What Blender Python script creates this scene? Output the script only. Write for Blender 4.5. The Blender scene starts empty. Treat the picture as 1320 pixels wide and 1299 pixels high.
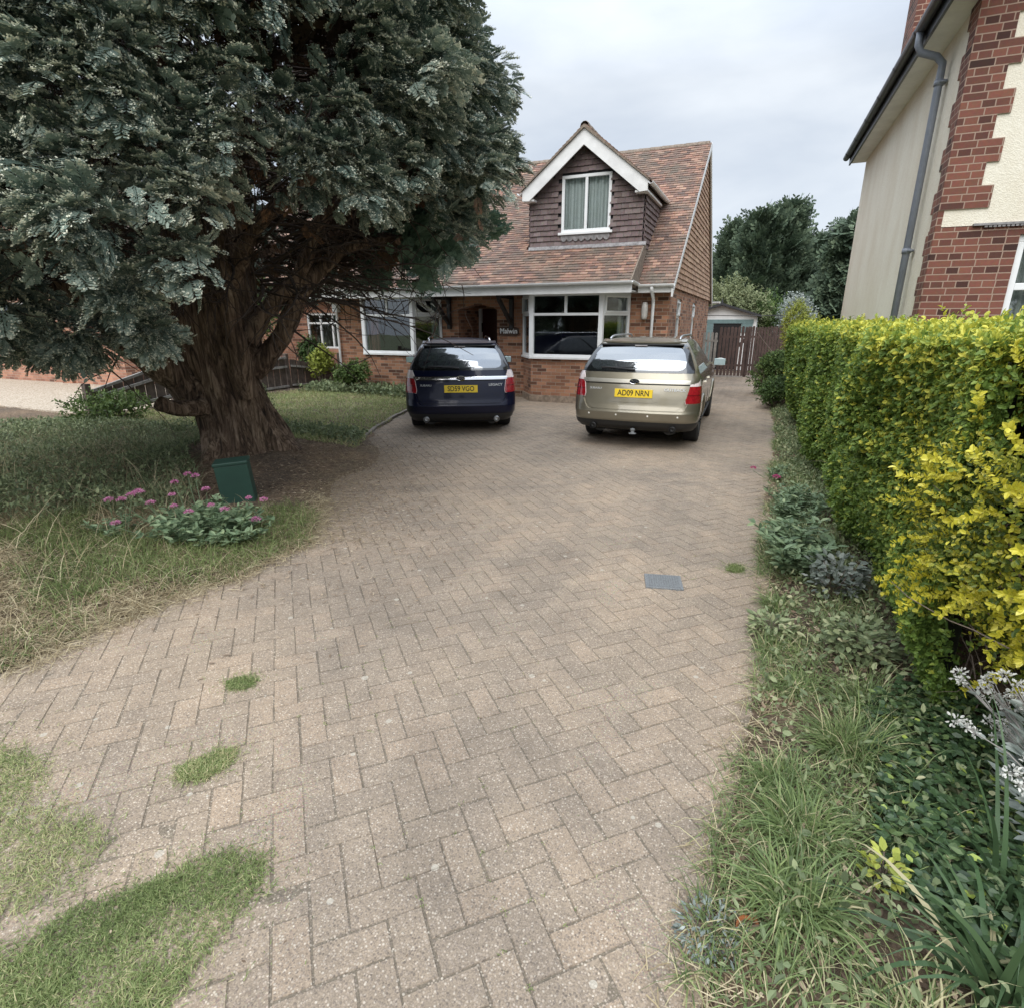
import bpy, math, random
import numpy as np
from mathutils import Vector, Matrix
rad = math.radians
RNG = np.random.default_rng(7); random.seed(7)
S = bpy.context.scene; COL = S.collection

# ---------------------------------------------------------------- camera
H = 1.70; YAW = rad(23.5); PITCH = math.atan(231.5 / 730.0)
cam = bpy.data.cameras.new('camera'); co = bpy.data.objects.new('camera', cam); COL.objects.link(co)
co.location = (0, 0, H); co.rotation_euler = (math.pi / 2 - PITCH, 0, YAW)
cam.sensor_fit = 'HORIZONTAL'; cam.sensor_width = 36; cam.lens = 36 * 730 / 1320
cam.clip_start = 0.05; cam.clip_end = 1000
S.camera = co
S.render.resolution_x = 1024; S.render.resolution_y = 1007

# ---------------------------------------------------------------- sky, sun, exposure
SUN_EL, SUN_AZ = rad(47), rad(180)      # azimuth clockwise from +Y
w = bpy.data.worlds.new('World'); S.world = w; w.use_nodes = True
nt = w.node_tree; nt.nodes.clear()
def N(t, kind, **kw):
    n = t.nodes.new(kind)
    for k, v in kw.items():
        if k in n.inputs: n.inputs[k].default_value = v
        else: setattr(n, k, v)
    return n
out = N(nt, 'ShaderNodeOutputWorld'); bg = N(nt, 'ShaderNodeBackground')
sky = N(nt, 'ShaderNodeTexSky', sky_type='NISHITA', sun_disc=False, sun_elevation=SUN_EL, sun_rotation=SUN_AZ)
tc = N(nt, 'ShaderNodeTexCoord')
mp = N(nt, 'ShaderNodeMapping'); mp.inputs['Scale'].default_value = (1.0, 1.0, 3.2); mp.inputs['Rotation'].default_value = (0.15, 0.1, 0.5)
n1 = N(nt, 'ShaderNodeTexNoise', Scale=1.7, Detail=6.0, Roughness=0.5, Distortion=0.25)
cr = N(nt, 'ShaderNodeValToRGB')
cr.color_ramp.elements[0].position = 0.36; cr.color_ramp.elements[0].color = (3.5, 3.97, 4.7, 1)
cr.color_ramp.elements[1].position = 0.64; cr.color_ramp.elements[1].color = (5.6, 5.95, 6.35, 1)
mx = N(nt, 'ShaderNodeMixRGB', Fac=0.93)
nt.links.new(tc.outputs['Generated'], mp.inputs['Vector']); nt.links.new(mp.outputs[0], n1.inputs['Vector'])
nt.links.new(n1.outputs['Fac'], cr.inputs[0]); nt.links.new(sky.outputs[0], mx.inputs[1]); nt.links.new(cr.outputs[0], mx.inputs[2])
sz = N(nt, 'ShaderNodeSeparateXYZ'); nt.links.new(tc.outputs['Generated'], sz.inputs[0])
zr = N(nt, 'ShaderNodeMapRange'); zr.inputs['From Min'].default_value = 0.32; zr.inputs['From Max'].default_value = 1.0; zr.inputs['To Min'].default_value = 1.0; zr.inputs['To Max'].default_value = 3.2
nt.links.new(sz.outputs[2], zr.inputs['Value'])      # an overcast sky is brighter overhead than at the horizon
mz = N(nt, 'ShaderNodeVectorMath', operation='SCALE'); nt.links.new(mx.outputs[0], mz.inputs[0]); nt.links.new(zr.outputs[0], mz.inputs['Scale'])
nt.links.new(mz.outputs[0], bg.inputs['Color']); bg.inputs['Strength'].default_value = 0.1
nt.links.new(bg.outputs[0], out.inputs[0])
sl = bpy.data.lights.new('sun', 'SUN'); sl.energy = 1.8; sl.angle = rad(60); sl.color = (1.0, 0.96, 0.9)
so = bpy.data.objects.new('sun', sl); COL.objects.link(so)
so.rotation_euler = (math.pi / 2 - SUN_EL, 0, -SUN_AZ + math.pi)
d = Vector((math.sin(SUN_AZ) * math.cos(SUN_EL), math.cos(SUN_AZ) * math.cos(SUN_EL), math.sin(SUN_EL)))
so.rotation_euler = d.to_track_quat('Z', 'Y').to_euler()
S.view_settings.view_transform = 'Standard'; S.view_settings.look = 'None'
S.view_settings.exposure = 0.68; S.view_settings.gamma = 1
S.cycles.max_bounces = 6; S.cycles.diffuse_bounces = 3; S.cycles.transparent_max_bounces = 12

# ---------------------------------------------------------------- helpers
def tag(o, label=None, cat=None, group=None, kind=None):
    for k, v in (('label', label), ('category', cat), ('group', group), ('kind', kind)):
        if v: o[k] = v
    return o
def empty(name, loc=(0, 0, 0), rz=0, label=None, cat=None, group=None):
    o = bpy.data.objects.new(name, None); COL.objects.link(o); o.location = loc; o.rotation_euler = (0, 0, rz)
    return tag(o, label, cat, group)
def np_mesh(name, V, F, mat, parent=None, tint=None, smooth=False, uv=None):
    """V (n,3), F (m,3|4) index array"""
    V = np.asarray(V, dtype=np.float32); F = np.asarray(F, dtype=np.int32)
    me = bpy.data.meshes.new(name); m, k = F.shape
    me.vertices.add(len(V)); me.vertices.foreach_set('co', V.ravel())
    me.loops.add(m * k); me.loops.foreach_set('vertex_index', F.ravel())
    me.polygons.add(m); me.polygons.foreach_set('loop_start', np.arange(0, m * k, k, dtype=np.int32))
    me.polygons.foreach_set('loop_total', np.full(m, k, dtype=np.int32))
    me.polygons.foreach_set('use_smooth', np.full(m, bool(smooth)))
    me.update(calc_edges=True)
    if tint is not None:
        a = me.attributes.new('tint', 'FLOAT', 'FACE'); a.data.foreach_set('value', np.asarray(tint, dtype=np.float32))
    if mat: me.materials.append(mat)
    o = bpy.data.objects.new(name, me); COL.objects.link(o)
    if parent: o.parent = parent
    return o
class MB:
    def __init__(s): s.v = []; s.f = []; s.t = []
    def add(s, vs, fs, t=0.5):
        b = len(s.v); s.v += [tuple(p) for p in vs]
        for f in fs: s.f.append([b + i for i in f]); s.t.append(t)
    def box(s, x0, x1, y0, y1, z0, z1, M=None, t=0.5):
        vs = [Vector((x, y, z)) for z in (z0, z1) for y in (y0, y1) for x in (x0, x1)]
        if M is not None: vs = [M @ p for p in vs]
        s.add(vs, [(0, 2, 3, 1), (4, 5, 7, 6), (0, 1, 5, 4), (2, 6, 7, 3), (0, 4, 6, 2), (1, 3, 7, 5)], t)
        return s
    def quad(s, a, b, c, d, t=0.5): s.add([a, b, c, d], [(0, 1, 2, 3)], t); return s
    def prism(s, poly, a0, a1, axis='x', t=0.5):
        """poly: list of 2d points in the other two axes, extruded along axis"""
        n = len(poly)
        def P(a, p):
            return {'x': (a, p[0], p[1]), 'y': (p[0], a, p[1]), 'z': (p[0], p[1], a)}[axis]
        vs = [P(a0, p) for p in poly] + [P(a1, p) for p in poly]
        fs = [list(range(n)), list(range(2 * n - 1, n - 1, -1))] + [(i, (i + n), (i + 1) % n + n, (i + 1) % n) for i in range(n)]
        s.add(vs, fs, t); return s
    def tube(s, pts, rs, n=8, t=0.5, cap=True):
        pts = [Vector(p) for p in pts]
        if not hasattr(rs, '__len__'): rs = [rs] * len(pts)
        vs = []; up = Vector((0, 0, 1))
        for i, p in enumerate(pts):
            d = (pts[min(i + 1, len(pts) - 1)] - pts[max(i - 1, 0)]).normalized()
            a = d.cross(up)
            if a.length < 1e-3: a = d.cross(Vector((1, 0, 0)))
            a.normalize(); b = d.cross(a)
            vs += [p + (a * math.cos(2 * math.pi * k / n) + b * math.sin(2 * math.pi * k / n)) * rs[i] for k in range(n)]
        fs = [(i * n + k, i * n + (k + 1) % n, (i + 1) * n + (k + 1) % n, (i + 1) * n + k) for i in range(len(pts) - 1) for k in range(n)]
        if cap: fs += [list(range(n)), list(range(len(vs) - 1, len(vs) - n - 1, -1))]
        s.add(vs, fs, t); return s
    def lathe(s, prof, n=24, M=None, t=0.5):
        """prof: (r, h) about local z"""
        vs = [Vector((r * math.cos(2 * math.pi * k / n), r * math.sin(2 * math.pi * k / n), h)) for r, h in prof for k in range(n)]
        if M is not None: vs = [M @ p for p in vs]
        fs = [(i * n + k, i * n + (k + 1) % n, (i + 1) * n + (k + 1) % n, (i + 1) * n + k) for i in range(len(prof) - 1) for k in range(n)]
        s.add(vs, fs, t); return s
    def build(s, name, mat, parent=None, smooth=False, bevel=0, fix=True):
        me = bpy.data.meshes.new(name); me.from_pydata([tuple(p) for p in s.v], [], s.f)
        a = me.attributes.new('tint', 'FLOAT', 'FACE'); a.data.foreach_set('value', np.array(s.t, dtype=np.float32))
        if fix:
            import bmesh
            bm = bmesh.new(); bm.from_mesh(me); bmesh.ops.recalc_face_normals(bm, faces=bm.faces); bm.to_mesh(me); bm.free()
        if smooth:
            for p in me.polygons: p.use_smooth = True
        if mat: me.materials.append(mat)
        o = bpy.data.objects.new(name, me); COL.objects.link(o)
        if parent: o.parent = parent
        if bevel:
            m = o.modifiers.new('b', 'BEVEL'); m.width = bevel; m.segments = 2; m.limit_method = 'ANGLE'
        return o
def smooth_angle(o, ang=35):
    me = o.data
    for p in me.polygons: p.use_smooth = True
    try: me.set_sharp_from_angle(angle=rad(ang))
    except Exception: pass
def text(name, body, size, mat, parent, loc, rot, bold=0.0, ext=0.002, xs=1.0):
    c = bpy.data.curves.new(name, 'FONT'); c.body = body; c.size = size; c.extrude = ext; c.offset = bold
    c.align_x = 'CENTER'; c.align_y = 'CENTER'; c.materials.append(mat)
    q = bpy.data.objects.new(name, c); COL.objects.link(q); bpy.context.view_layer.update()
    me = bpy.data.meshes.new_from_object(q.evaluated_get(bpy.context.evaluated_depsgraph_get())); bpy.data.objects.remove(q)
    o = bpy.data.objects.new(name, me); COL.objects.link(o); o.parent = parent; o.location = loc; o.rotation_euler = rot; o.scale = (xs, 1, 1)
    return o

# ---- simple value noise for geometry
_G = np.random.default_rng(3).random((64, 64))
def vnoise(x, y, s=1.0):
    x = np.asarray(x) * s; y = np.asarray(y) * s
    xi = np.floor(x).astype(int); yi = np.floor(y).astype(int); fx = x - xi; fy = y - yi
    fx = fx * fx * (3 - 2 * fx); fy = fy * fy * (3 - 2 * fy)
    g = lambda a, b: _G[a % 64, b % 64]
    return (g(xi, yi) * (1 - fx) * (1 - fy) + g(xi + 1, yi) * fx * (1 - fy) + g(xi, yi + 1) * (1 - fx) * fy + g(xi + 1, yi + 1) * fx * fy)

# ---------------------------------------------------------------- materials
def newmat(name):
    m = bpy.data.materials.new(name); m.use_nodes = True; t = m.node_tree; t.nodes.clear()
    o = N(t, 'ShaderNodeOutputMaterial'); b = N(t, 'ShaderNodeBsdfPrincipled'); t.links.new(b.outputs[0], o.inputs[0])
    return m, t, b, o
def ramp(t, stops, src=None, interp='LINEAR'):
    r = N(t, 'ShaderNodeValToRGB'); r.color_ramp.interpolation = interp
    e = r.color_ramp.elements
    while len(e) < len(stops): e.new(0.5)
    for k, (p, c) in enumerate(stops): e[k].position = p; e[k].color = (*c, 1) if len(c) == 3 else c
    if src is not None: t.links.new(src, r.inputs[0])
    return r
def noise(t, scale, detail=4, rough=0.55, vec=None, dist=0.0):
    n = N(t, 'ShaderNodeTexNoise', Scale=scale, Detail=float(detail), Roughness=rough, Distortion=dist)
    if vec is not None: t.links.new(vec, n.inputs['Vector'])
    return n
def mix(t, fac, a, b, mode='MIX'):
    n = N(t, 'ShaderNodeMixRGB', blend_type=mode)
    for i, v in enumerate((fac, a, b)):
        if isinstance(v, (int, float)): n.inputs[i].default_value = v
        elif isinstance(v, tuple): n.inputs[i].default_value = (*v, 1)
        else: t.links.new(v, n.inputs[i])
    return n.outputs[0]
def math_(t, op, a, b=None, c=None):
    n = N(t, 'ShaderNodeMath', operation=op)
    for i, v in enumerate((a, b, c)):
        if v is None: continue
        if isinstance(v, (int, float)): n.inputs[i].default_value = v
        else: t.links.new(v, n.inputs[i])
    return n.outputs[0]
def bump(t, b, h, strength=0.3, dist=0.01):
    n = N(t, 'ShaderNodeBump', Strength=strength, Distance=dist); t.links.new(h, n.inputs['Height']); t.links.new(n.outputs[0], b.inputs['Normal'])
def objco(t): return N(t, 'ShaderNodeTexCoord').outputs['Object']
def mat_plain(name, col, rough=0.6, metal=0.0, var=0.15, scale=12, coat=0.0, spec=0.5, bmp=0.0):
    m, t, b, o = newmat(name); c = objco(t); n = noise(t, scale, 5, 0.6, c)
    lo = tuple(x * (1 - var) for x in col); hi = tuple(min(1, x * (1 + var)) for x in col)
    r = ramp(t, [(0.3, lo), (0.7, hi)], n.outputs['Fac']); t.links.new(r.outputs[0], b.inputs['Base Color'])
    b.inputs['Roughness'].default_value = rough; b.inputs['Metallic'].default_value = metal
    b.inputs['Coat Weight'].default_value = coat; b.inputs['Coat Roughness'].default_value = 0.03
    b.inputs['Specular IOR Level'].default_value = spec
    if bmp: bump(t, b, n.outputs['Fac'], bmp, 0.004)
    return m
def mat_leaf(name, stops, transl=0.25, rough=0.55, patch=0.0, patchscale=1.5):
    m, t, b, o = newmat(name); a = N(t, 'ShaderNodeAttribute', attribute_name='tint')
    f = a.outputs['Fac']
    if patch:
        n = noise(t, patchscale, 3, 0.5, objco(t)); f = math_(t, 'ADD', f, math_(t, 'MULTIPLY', math_(t, 'SUBTRACT', n.outputs['Fac'], 0.5), patch))
    r = ramp(t, stops, f); t.links.new(r.outputs[0], b.inputs['Base Color']); b.inputs['Roughness'].default_value = rough
    b.inputs['Specular IOR Level'].default_value = 0.35
    tr = N(t, 'ShaderNodeBsdfTranslucent'); t.links.new(r.outputs[0], tr.inputs['Color'])
    ms = N(t, 'ShaderNodeMixShader', Fac=transl); t.links.new(b.outputs[0], ms.inputs[1]); t.links.new(tr.outputs[0], ms.inputs[2]); t.links.new(ms.outputs[0], o.inputs[0])
    return m
def mat_brick(name, c1, c2, mortar, bw=0.225, bh=0.075, ms=0.010, dirt=0.35, squash=1.0):
    m, t, b, o = newmat(name); tcn = N(t, 'ShaderNodeTexCoord')
    sp = N(t, 'ShaderNodeSeparateXYZ'); t.links.new(tcn.outputs['Object'], sp.inputs[0])
    sn = N(t, 'ShaderNodeSeparateXYZ'); t.links.new(tcn.outputs['Normal'], sn.inputs[0])
    u = math_(t, 'SUBTRACT', math_(t, 'MULTIPLY', sn.outputs[0], sp.outputs[1]), math_(t, 'MULTIPLY', sn.outputs[1], sp.outputs[0]))
    cb = N(t, 'ShaderNodeCombineXYZ'); t.links.new(u, cb.inputs[0]); t.links.new(sp.outputs[2], cb.inputs[1])
    wob = noise(t, 9, 2, 0.5, cb.outputs[0])
    vv = N(t, 'ShaderNodeVectorMath', operation='SCALE'); t.links.new(wob.outputs['Color'], vv.inputs[0]); vv.inputs['Scale'].default_value = 0.006
    va = N(t, 'ShaderNodeVectorMath', operation='ADD'); t.links.new(cb.outputs[0], va.inputs[0]); t.links.new(vv.outputs[0], va.inputs[1])
    br = N(t, 'ShaderNodeTexBrick', Scale=1.0); br.offset = 0.5; br.squash = squash; br.squash_frequency = 2
    br.inputs['Brick Width'].default_value = bw; br.inputs['Row Height'].default_value = bh; br.inputs['Mortar Size'].default_value = ms * 0.55; br.inputs['Mortar Smooth'].default_value = 0.25
    br.inputs['Color1'].default_value = (0, 0, 0, 1); br.inputs['Color2'].default_value = (1, 1, 1, 1); br.inputs['Mortar'].default_value = (0.5, 0.5, 0.5, 1)
    t.links.new(va.outputs[0], br.inputs['Vector'])
    dark = tuple(x * 0.42 for x in c1)
    rr = ramp(t, [(0.0, dark), (0.16, c1), (0.6, c2), (1.0, tuple(min(1, x * 1.25) for x in c2))], br.outputs['Color'])
    n = noise(t, 30, 5, 0.65, tcn.outputs['Object']); col = mix(t, 0.35, rr.outputs[0], n.outputs['Color'], 'OVERLAY')
    col = mix(t, br.outputs['Fac'], col, mortar)
    n2 = noise(t, 1.3, 5, 0.6, tcn.outputs['Object']); d2 = ramp(t, [(0.35, (0.55, 0.5, 0.47)), (0.62, (1, 1, 1))], n2.outputs['Fac'])
    col = mix(t, dirt, col, d2.outputs[0], 'MULTIPLY'); t.links.new(col, b.inputs['Base Color']); b.inputs['Roughness'].default_value = 0.88
    h = math_(t, 'ADD', math_(t, 'MULTIPLY', math_(t, 'SUBTRACT', 1.0, br.outputs['Fac']), 1.0), math_(t, 'MULTIPLY', n.outputs['Fac'], 0.3))
    bump(t, b, h, 0.55, 0.006)
    return m
def mat_tint(name, stops, rough=0.85, nscale=25, namt=0.4, moss=None, mscale=3, mpos=(0.55, 0.7)):
    m, t, b, o = newmat(name); a = N(t, 'ShaderNodeAttribute', attribute_name='tint'); c = objco(t)
    r = ramp(t, stops, a.outputs['Fac']); n = noise(t, nscale, 5, 0.65, c); col = mix(t, namt, r.outputs[0], n.outputs['Color'], 'OVERLAY')
    if moss:
        n2 = noise(t, mscale, 6, 0.65, c); mr = ramp(t, [(mpos[0], (0, 0, 0)), (mpos[1], (1, 1, 1))], n2.outputs['Fac']); col = mix(t, mr.outputs[0], col, moss)
    t.links.new(col, b.inputs['Base Color']); b.inputs['Roughness'].default_value = rough; bump(t, b, n.outputs['Fac'], 0.4, 0.004)
    return m
M = {}
M['brick'] = mat_brick('orange_brown_brick', (0.20, 0.092, 0.055), (0.36, 0.18, 0.105), (0.34, 0.28, 0.22), dirt=0.5)
M['brick_orange'] = mat_brick('orange_brick', (0.26, 0.12, 0.08), (0.40, 0.20, 0.13), (0.38, 0.31, 0.25), dirt=0.35)
M['brick_red'] = mat_brick('red_brick', (0.095, 0.036, 0.026), (0.170, 0.064, 0.043), (0.33, 0.235, 0.18), ms=0.012, dirt=0.2, squash=0.55)
M['upvc'] = mat_plain('white_plastic', (0.78, 0.79, 0.79), 0.35, var=0.05, scale=3)
M['white_paint'] = mat_plain('white_paint', (0.72, 0.72, 0.71), 0.5, var=0.10, scale=4)
M['black_wood'] = mat_plain('black_timber', (0.02, 0.017, 0.016), 0.5)
M['grey_pipe'] = mat_plain('grey_pipe', (0.19, 0.21, 0.25), 0.4, var=0.1)
M['dark_gutter'] = mat_plain('dark_gutter', (0.03, 0.033, 0.04), 0.35)
M['red_door'] = mat_plain('dark_red_door', (0.05, 0.008, 0.010), 0.35)
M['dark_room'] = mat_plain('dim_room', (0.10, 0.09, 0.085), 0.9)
M['net'] = None
M['lead'] = mat_plain('lead_flashing', (0.22, 0.21, 0.21), 0.6, var=0.45, scale=14)
M['roof_tile'] = mat_tint('clay_roof_tile', [(0, (0.12, 0.08, 0.068)), (0.35, (0.20, 0.120, 0.092)), (0.7, (0.28, 0.155, 0.11)), (1, (0.38, 0.24, 0.175))], moss=(0.135, 0.115, 0.09), mscale=1.6, mpos=(0.42, 0.70))
M['hung_tile'] = mat_tint('orange_hung_tile', [(0, (0.30, 0.175, 0.115)), (0.5, (0.42, 0.26, 0.17)), (1, (0.50, 0.34, 0.23))], namt=0.3)
M['dark_tile'] = mat_tint('brown_hung_tile', [(0, (0.125, 0.09, 0.086)), (0.6, (0.155, 0.115, 0.11)), (1, (0.20, 0.155, 0.148))], namt=0.35, moss=(0.19, 0.18, 0.17), mscale=5, mpos=(0.62, 0.85))
M['ridge'] = mat_plain('ridge_mortar', (0.20, 0.16, 0.125), 0.9, var=0.4, scale=18)
M['fence'] = mat_plain('weathered_brown_wood', (0.10, 0.075, 0.062), 0.85, var=0.4, scale=9, bmp=0.4)
M['fence_grey'] = mat_plain('grey_wood', (0.27, 0.255, 0.235), 0.85, var=0.35, scale=9, bmp=0.4)
M['picket'] = mat_plain('brown_stained_picket', (0.085, 0.055, 0.048), 0.8, var=0.35, scale=6)
M['teal'] = mat_plain('teal_paint', (0.14, 0.21, 0.21), 0.6)
M['felt'] = mat_plain('black_felt', (0.03, 0.03, 0.033), 0.8)
M['green_box'] = mat_plain('green_cabinet_paint', (0.022, 0.062, 0.045), 0.55, var=0.12, scale=5)
M['iron'] = mat_plain('grey_cast_iron', (0.17, 0.18, 0.185), 0.6, var=0.5, scale=160, bmp=0.8)
M['soil_light'] = None
M['twig'] = mat_plain('twig_bark', (0.16, 0.125, 0.10), 0.9, var=0.35, scale=30)
M['twig_dark'] = mat_plain('dead_twig_bark', (0.060, 0.043, 0.034), 0.9, var=0.3, scale=20)
def mat_bark():
    m, t, b, o = newmat('fibrous_bark'); c = objco(t); mpn = N(t, 'ShaderNodeMapping'); mpn.inputs['Scale'].default_value = (17, 17, 1.5)
    t.links.new(c, mpn.inputs['Vector']); n = noise(t, 1.0, 7, 0.7, mpn.outputs[0], 1.2); n2 = noise(t, 3, 4, 0.6, c)
    r = ramp(t, [(0.36, (0.030, 0.020, 0.014)), (0.48, (0.14, 0.095, 0.066)), (0.58, (0.30, 0.22, 0.165)), (0.74, (0.44, 0.36, 0.29))], n.outputs['Fac'])
    g = ramp(t, [(0.4, (0.75, 0.7, 0.66)), (0.7, (1.2, 1.2, 1.1))], n2.outputs['Fac'])
    t.links.new(mix(t, 1.0, r.outputs[0], g.outputs[0], 'MULTIPLY'), b.inputs['Base Color']); b.inputs['Roughness'].default_value = 0.95; bump(t, b, n.outputs['Fac'], 1.0, 0.05)
    return m
M['bark'] = mat_bark()
def mat_glass(name='window_glass', refl=0.10, tint=(0.62, 0.66, 0.66)):
    m, t, b, o = newmat(name); tr = N(t, 'ShaderNodeBsdfTransparent'); tr.inputs['Color'].default_value = (*tint, 1)
    g = N(t, 'ShaderNodeBsdfGlossy', Roughness=0.01); g.inputs['Color'].default_value = (0.95, 0.97, 1, 1)
    lw = N(t, 'ShaderNodeLayerWeight', Blend=0.25); f = math_(t, 'ADD', math_(t, 'MULTIPLY', lw.outputs['Fresnel'], 0.8), refl)
    nn = noise(t, 1.3, 2, 0.5, objco(t)); bm = N(t, 'ShaderNodeBump', Strength=0.04, Distance=0.02); t.links.new(nn.outputs['Fac'], bm.inputs['Height']); t.links.new(bm.outputs[0], g.inputs['Normal'])
    ms = N(t, 'ShaderNodeMixShader'); t.links.new(f, ms.inputs[0]); t.links.new(tr.outputs[0], ms.inputs[1]); t.links.new(g.outputs[0], ms.inputs[2]); t.links.new(ms.outputs[0], o.inputs[0])
    return m
M['glass'] = mat_glass(refl=0.07, tint=(0.88, 0.91, 0.90))
def mat_curtain(name, c1, c2, sc=42):
    m, t, b, o = newmat(name); wv = N(t, 'ShaderNodeTexWave', Scale=sc / 10, Distortion=2.0, Detail=2.0); wv.bands_direction = 'X'
    cc = N(t, 'ShaderNodeMapping'); cc.inputs['Scale'].default_value = (1, 1, 0.08); t.links.new(objco(t), cc.inputs[0]); t.links.new(cc.outputs[0], wv.inputs['Vector'])
    r = ramp(t, [(0.2, c1), (0.8, c2)], wv.outputs['Fac']); t.links.new(r.outputs[0], b.inputs['Base Color']); b.inputs['Roughness'].default_value = 0.9
    bump(t, b, wv.outputs['Fac'], 0.6, 0.02); return m
M['net'] = mat_curtain('net_curtain', (0.62, 0.64, 0.64), (0.88, 0.89, 0.89))
M['curtain_red'] = mat_curtain('red_curtain', (0.10, 0.03, 0.03), (0.25, 0.09, 0.08))
def mat_render():
    m, t, b, o = newmat('cream_roughcast'); c = objco(t); n = noise(t, 45, 6, 0.7, c); v = N(t, 'ShaderNodeTexVoronoi', Scale=75.0); t.links.new(c, v.inputs['Vector'])
    mpn = N(t, 'ShaderNodeMapping'); mpn.inputs['Scale'].default_value = (1.6, 1.6, 0.7); t.links.new(c, mpn.inputs[0]); st = noise(t, 1.0, 5, 0.6, mpn.outputs[0])
    r = ramp(t, [(0.35, (0.70, 0.65, 0.54)), (0.7, (0.80, 0.76, 0.65))], n.outputs['Fac']); s2 = ramp(t, [(0.35, (0.88, 0.84, 0.79)), (0.6, (1, 1, 1))], st.outputs['Fac'])
    t.links.new(mix(t, 0.8, r.outputs[0], s2.outputs[0], 'MULTIPLY'), b.inputs['Base Color']); b.inputs['Roughness'].default_value = 0.95
    bump(t, b, math_(t, 'ADD', v.outputs['Distance'], n.outputs['Fac']), 0.45, 0.007); return m
M['render'] = mat_render()
def mat_paver(joint=False):
    m, t, b, o = newmat('joint_grit' if joint else 'aggregate_block'); c = objco(t)
    v = N(t, 'ShaderNodeTexVoronoi', Scale=120.0); t.links.new(c, v.inputs['Vector'])
    v2 = N(t, 'ShaderNodeTexVoronoi', Scale=260.0); t.links.new(c, v2.inputs['Vector'])
    sepc = N(t, 'ShaderNodeSeparateColor'); t.links.new(v.outputs['Color'], sepc.inputs[0])
    a = N(t, 'ShaderNodeAttribute', attribute_name='tint')
    base = ramp(t, [(0, (0.258, 0.212, 0.166)), (0.5, (0.280, 0.230, 0.178)), (1, (0.312, 0.248, 0.188))], a.outputs['Fac']) if not joint else ramp(t, [(0, (0.160, 0.136, 0.104)), (1, (0.180, 0.150, 0.114))], a.outputs['Fac'])
    stone = ramp(t, [(0.0, (0.15, 0.125, 0.105)), (0.3, (0.24, 0.20, 0.165)), (0.6, (0.35, 0.295, 0.245)), (0.85, (0.45, 0.39, 0.325)), (1.0, (0.54, 0.49, 0.42))], sepc.outputs[0])
    core = ramp(t, [(0.34, (1, 1, 1)), (0.52, (0, 0, 0))], v.outputs['Distance'])
    pick = math_(t, 'GREATER_THAN', sepc.outputs[1], 0.12)
    col = mix(t, math_(t, 'MULTIPLY', core.outputs[0], math_(t, 'MULTIPLY', pick, 0.85 if not joint else 0.75)), base.outputs[0], stone.outputs[0])
    fine = ramp(t, [(0.0, (0.62, 0.62, 0.62)), (1.0, (1.42, 1.42, 1.42))], v2.outputs['Color']); col = mix(t, 0.75, col, fine.outputs[0], 'MULTIPLY')
    big = noise(t, 0.55, 6, 0.6, c, 0.6); bigr = ramp(t, [(0.30, (0.60, 0.59, 0.58)), (0.46, (0.88, 0.865, 0.845)), (0.62, (1.12, 1.07, 1.0)), (0.8, (1.2, 1.12, 1.03))], big.outputs['Fac'])
    col = mix(t, 0.95, col, bigr.outputs[0], 'MULTIPLY')
    sand = noise(t, 0.9, 7, 0.68, c, 1.0); sr = ramp(t, [(0.55, (0, 0, 0)), (0.72, (1, 1, 1))], sand.outputs['Fac']); col = mix(t, math_(t, 'MULTIPLY', sr.outputs[0], 0.5), col, mix(t, 0.5, (0.33, 0.27, 0.20), v2.outputs['Color'], 'OVERLAY'))
    mo = noise(t, 2.6, 8, 0.75, c, 0.5); mr2 = ramp(t, [(0.60, (0, 0, 0)), (0.72, (1, 1, 1))], mo.outputs['Fac']); col = mix(t, math_(t, 'MULTIPLY', mr2.outputs[0], 0.35), col, (0.115, 0.105, 0.065))
    mid = noise(t, 5, 6, 0.7, c); midr = ramp(t, [(0.3, (0.8, 0.8, 0.8)), (0.7, (1.15, 1.14, 1.12))], mid.outputs['Fac']); col = mix(t, 0.8, col, midr.outputs[0], 'MULTIPLY')
    # lichen spots
    lv = N(t, 'ShaderNodeTexVoronoi', Scale=9.0); t.links.new(c, lv.inputs['Vector']); ls = N(t, 'ShaderNodeSeparateColor'); t.links.new(lv.outputs['Color'], ls.inputs[0])
    spot = math_(t, 'MULTIPLY', math_(t, 'LESS_THAN', lv.outputs['Distance'], math_(t, 'MULTIPLY', ls.outputs[0], 0.16)), math_(t, 'GREATER_THAN', ls.outputs[1], 0.55))
    col = mix(t, math_(t, 'MULTIPLY', spot, 0.55), col, (0.48, 0.45, 0.38))
    t.links.new(col, b.inputs['Base Color']); b.inputs['Roughness'].default_value = 0.9
    bump(t, b, math_(t, 'ADD', math_(t, 'MULTIPLY', core.outputs[0], 0.5), mid.outputs['Fac']), 0.5, 0.004); return m
M['paver'] = mat_paver(); M['joint'] = mat_paver(True)
def mat_soil():
    m, t, b, o = newmat('garden_soil'); c = objco(t); n = noise(t, 22, 8, 0.75, c); n2 = noise(t, 1.1, 4, 0.6, c)
    r = ramp(t, [(0.3, (0.05, 0.038, 0.027)), (0.5, (0.135, 0.102, 0.074)), (0.66, (0.24, 0.185, 0.135)), (0.85, (0.36, 0.30, 0.22))], n.outputs['Fac'])
    g = ramp(t, [(0.4, (0.8, 0.78, 0.75)), (0.65, (1.35, 1.2, 1.0))], n2.outputs['Fac']); t.links.new(mix(t, 1, r.outputs[0], g.outputs[0], 'MULTIPLY'), b.inputs['Base Color'])
    b.inputs['Roughness'].default_value = 0.95; bump(t, b, n.outputs['Fac'], 1.0, 0.03); return m
M['soil'] = mat_soil()
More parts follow.
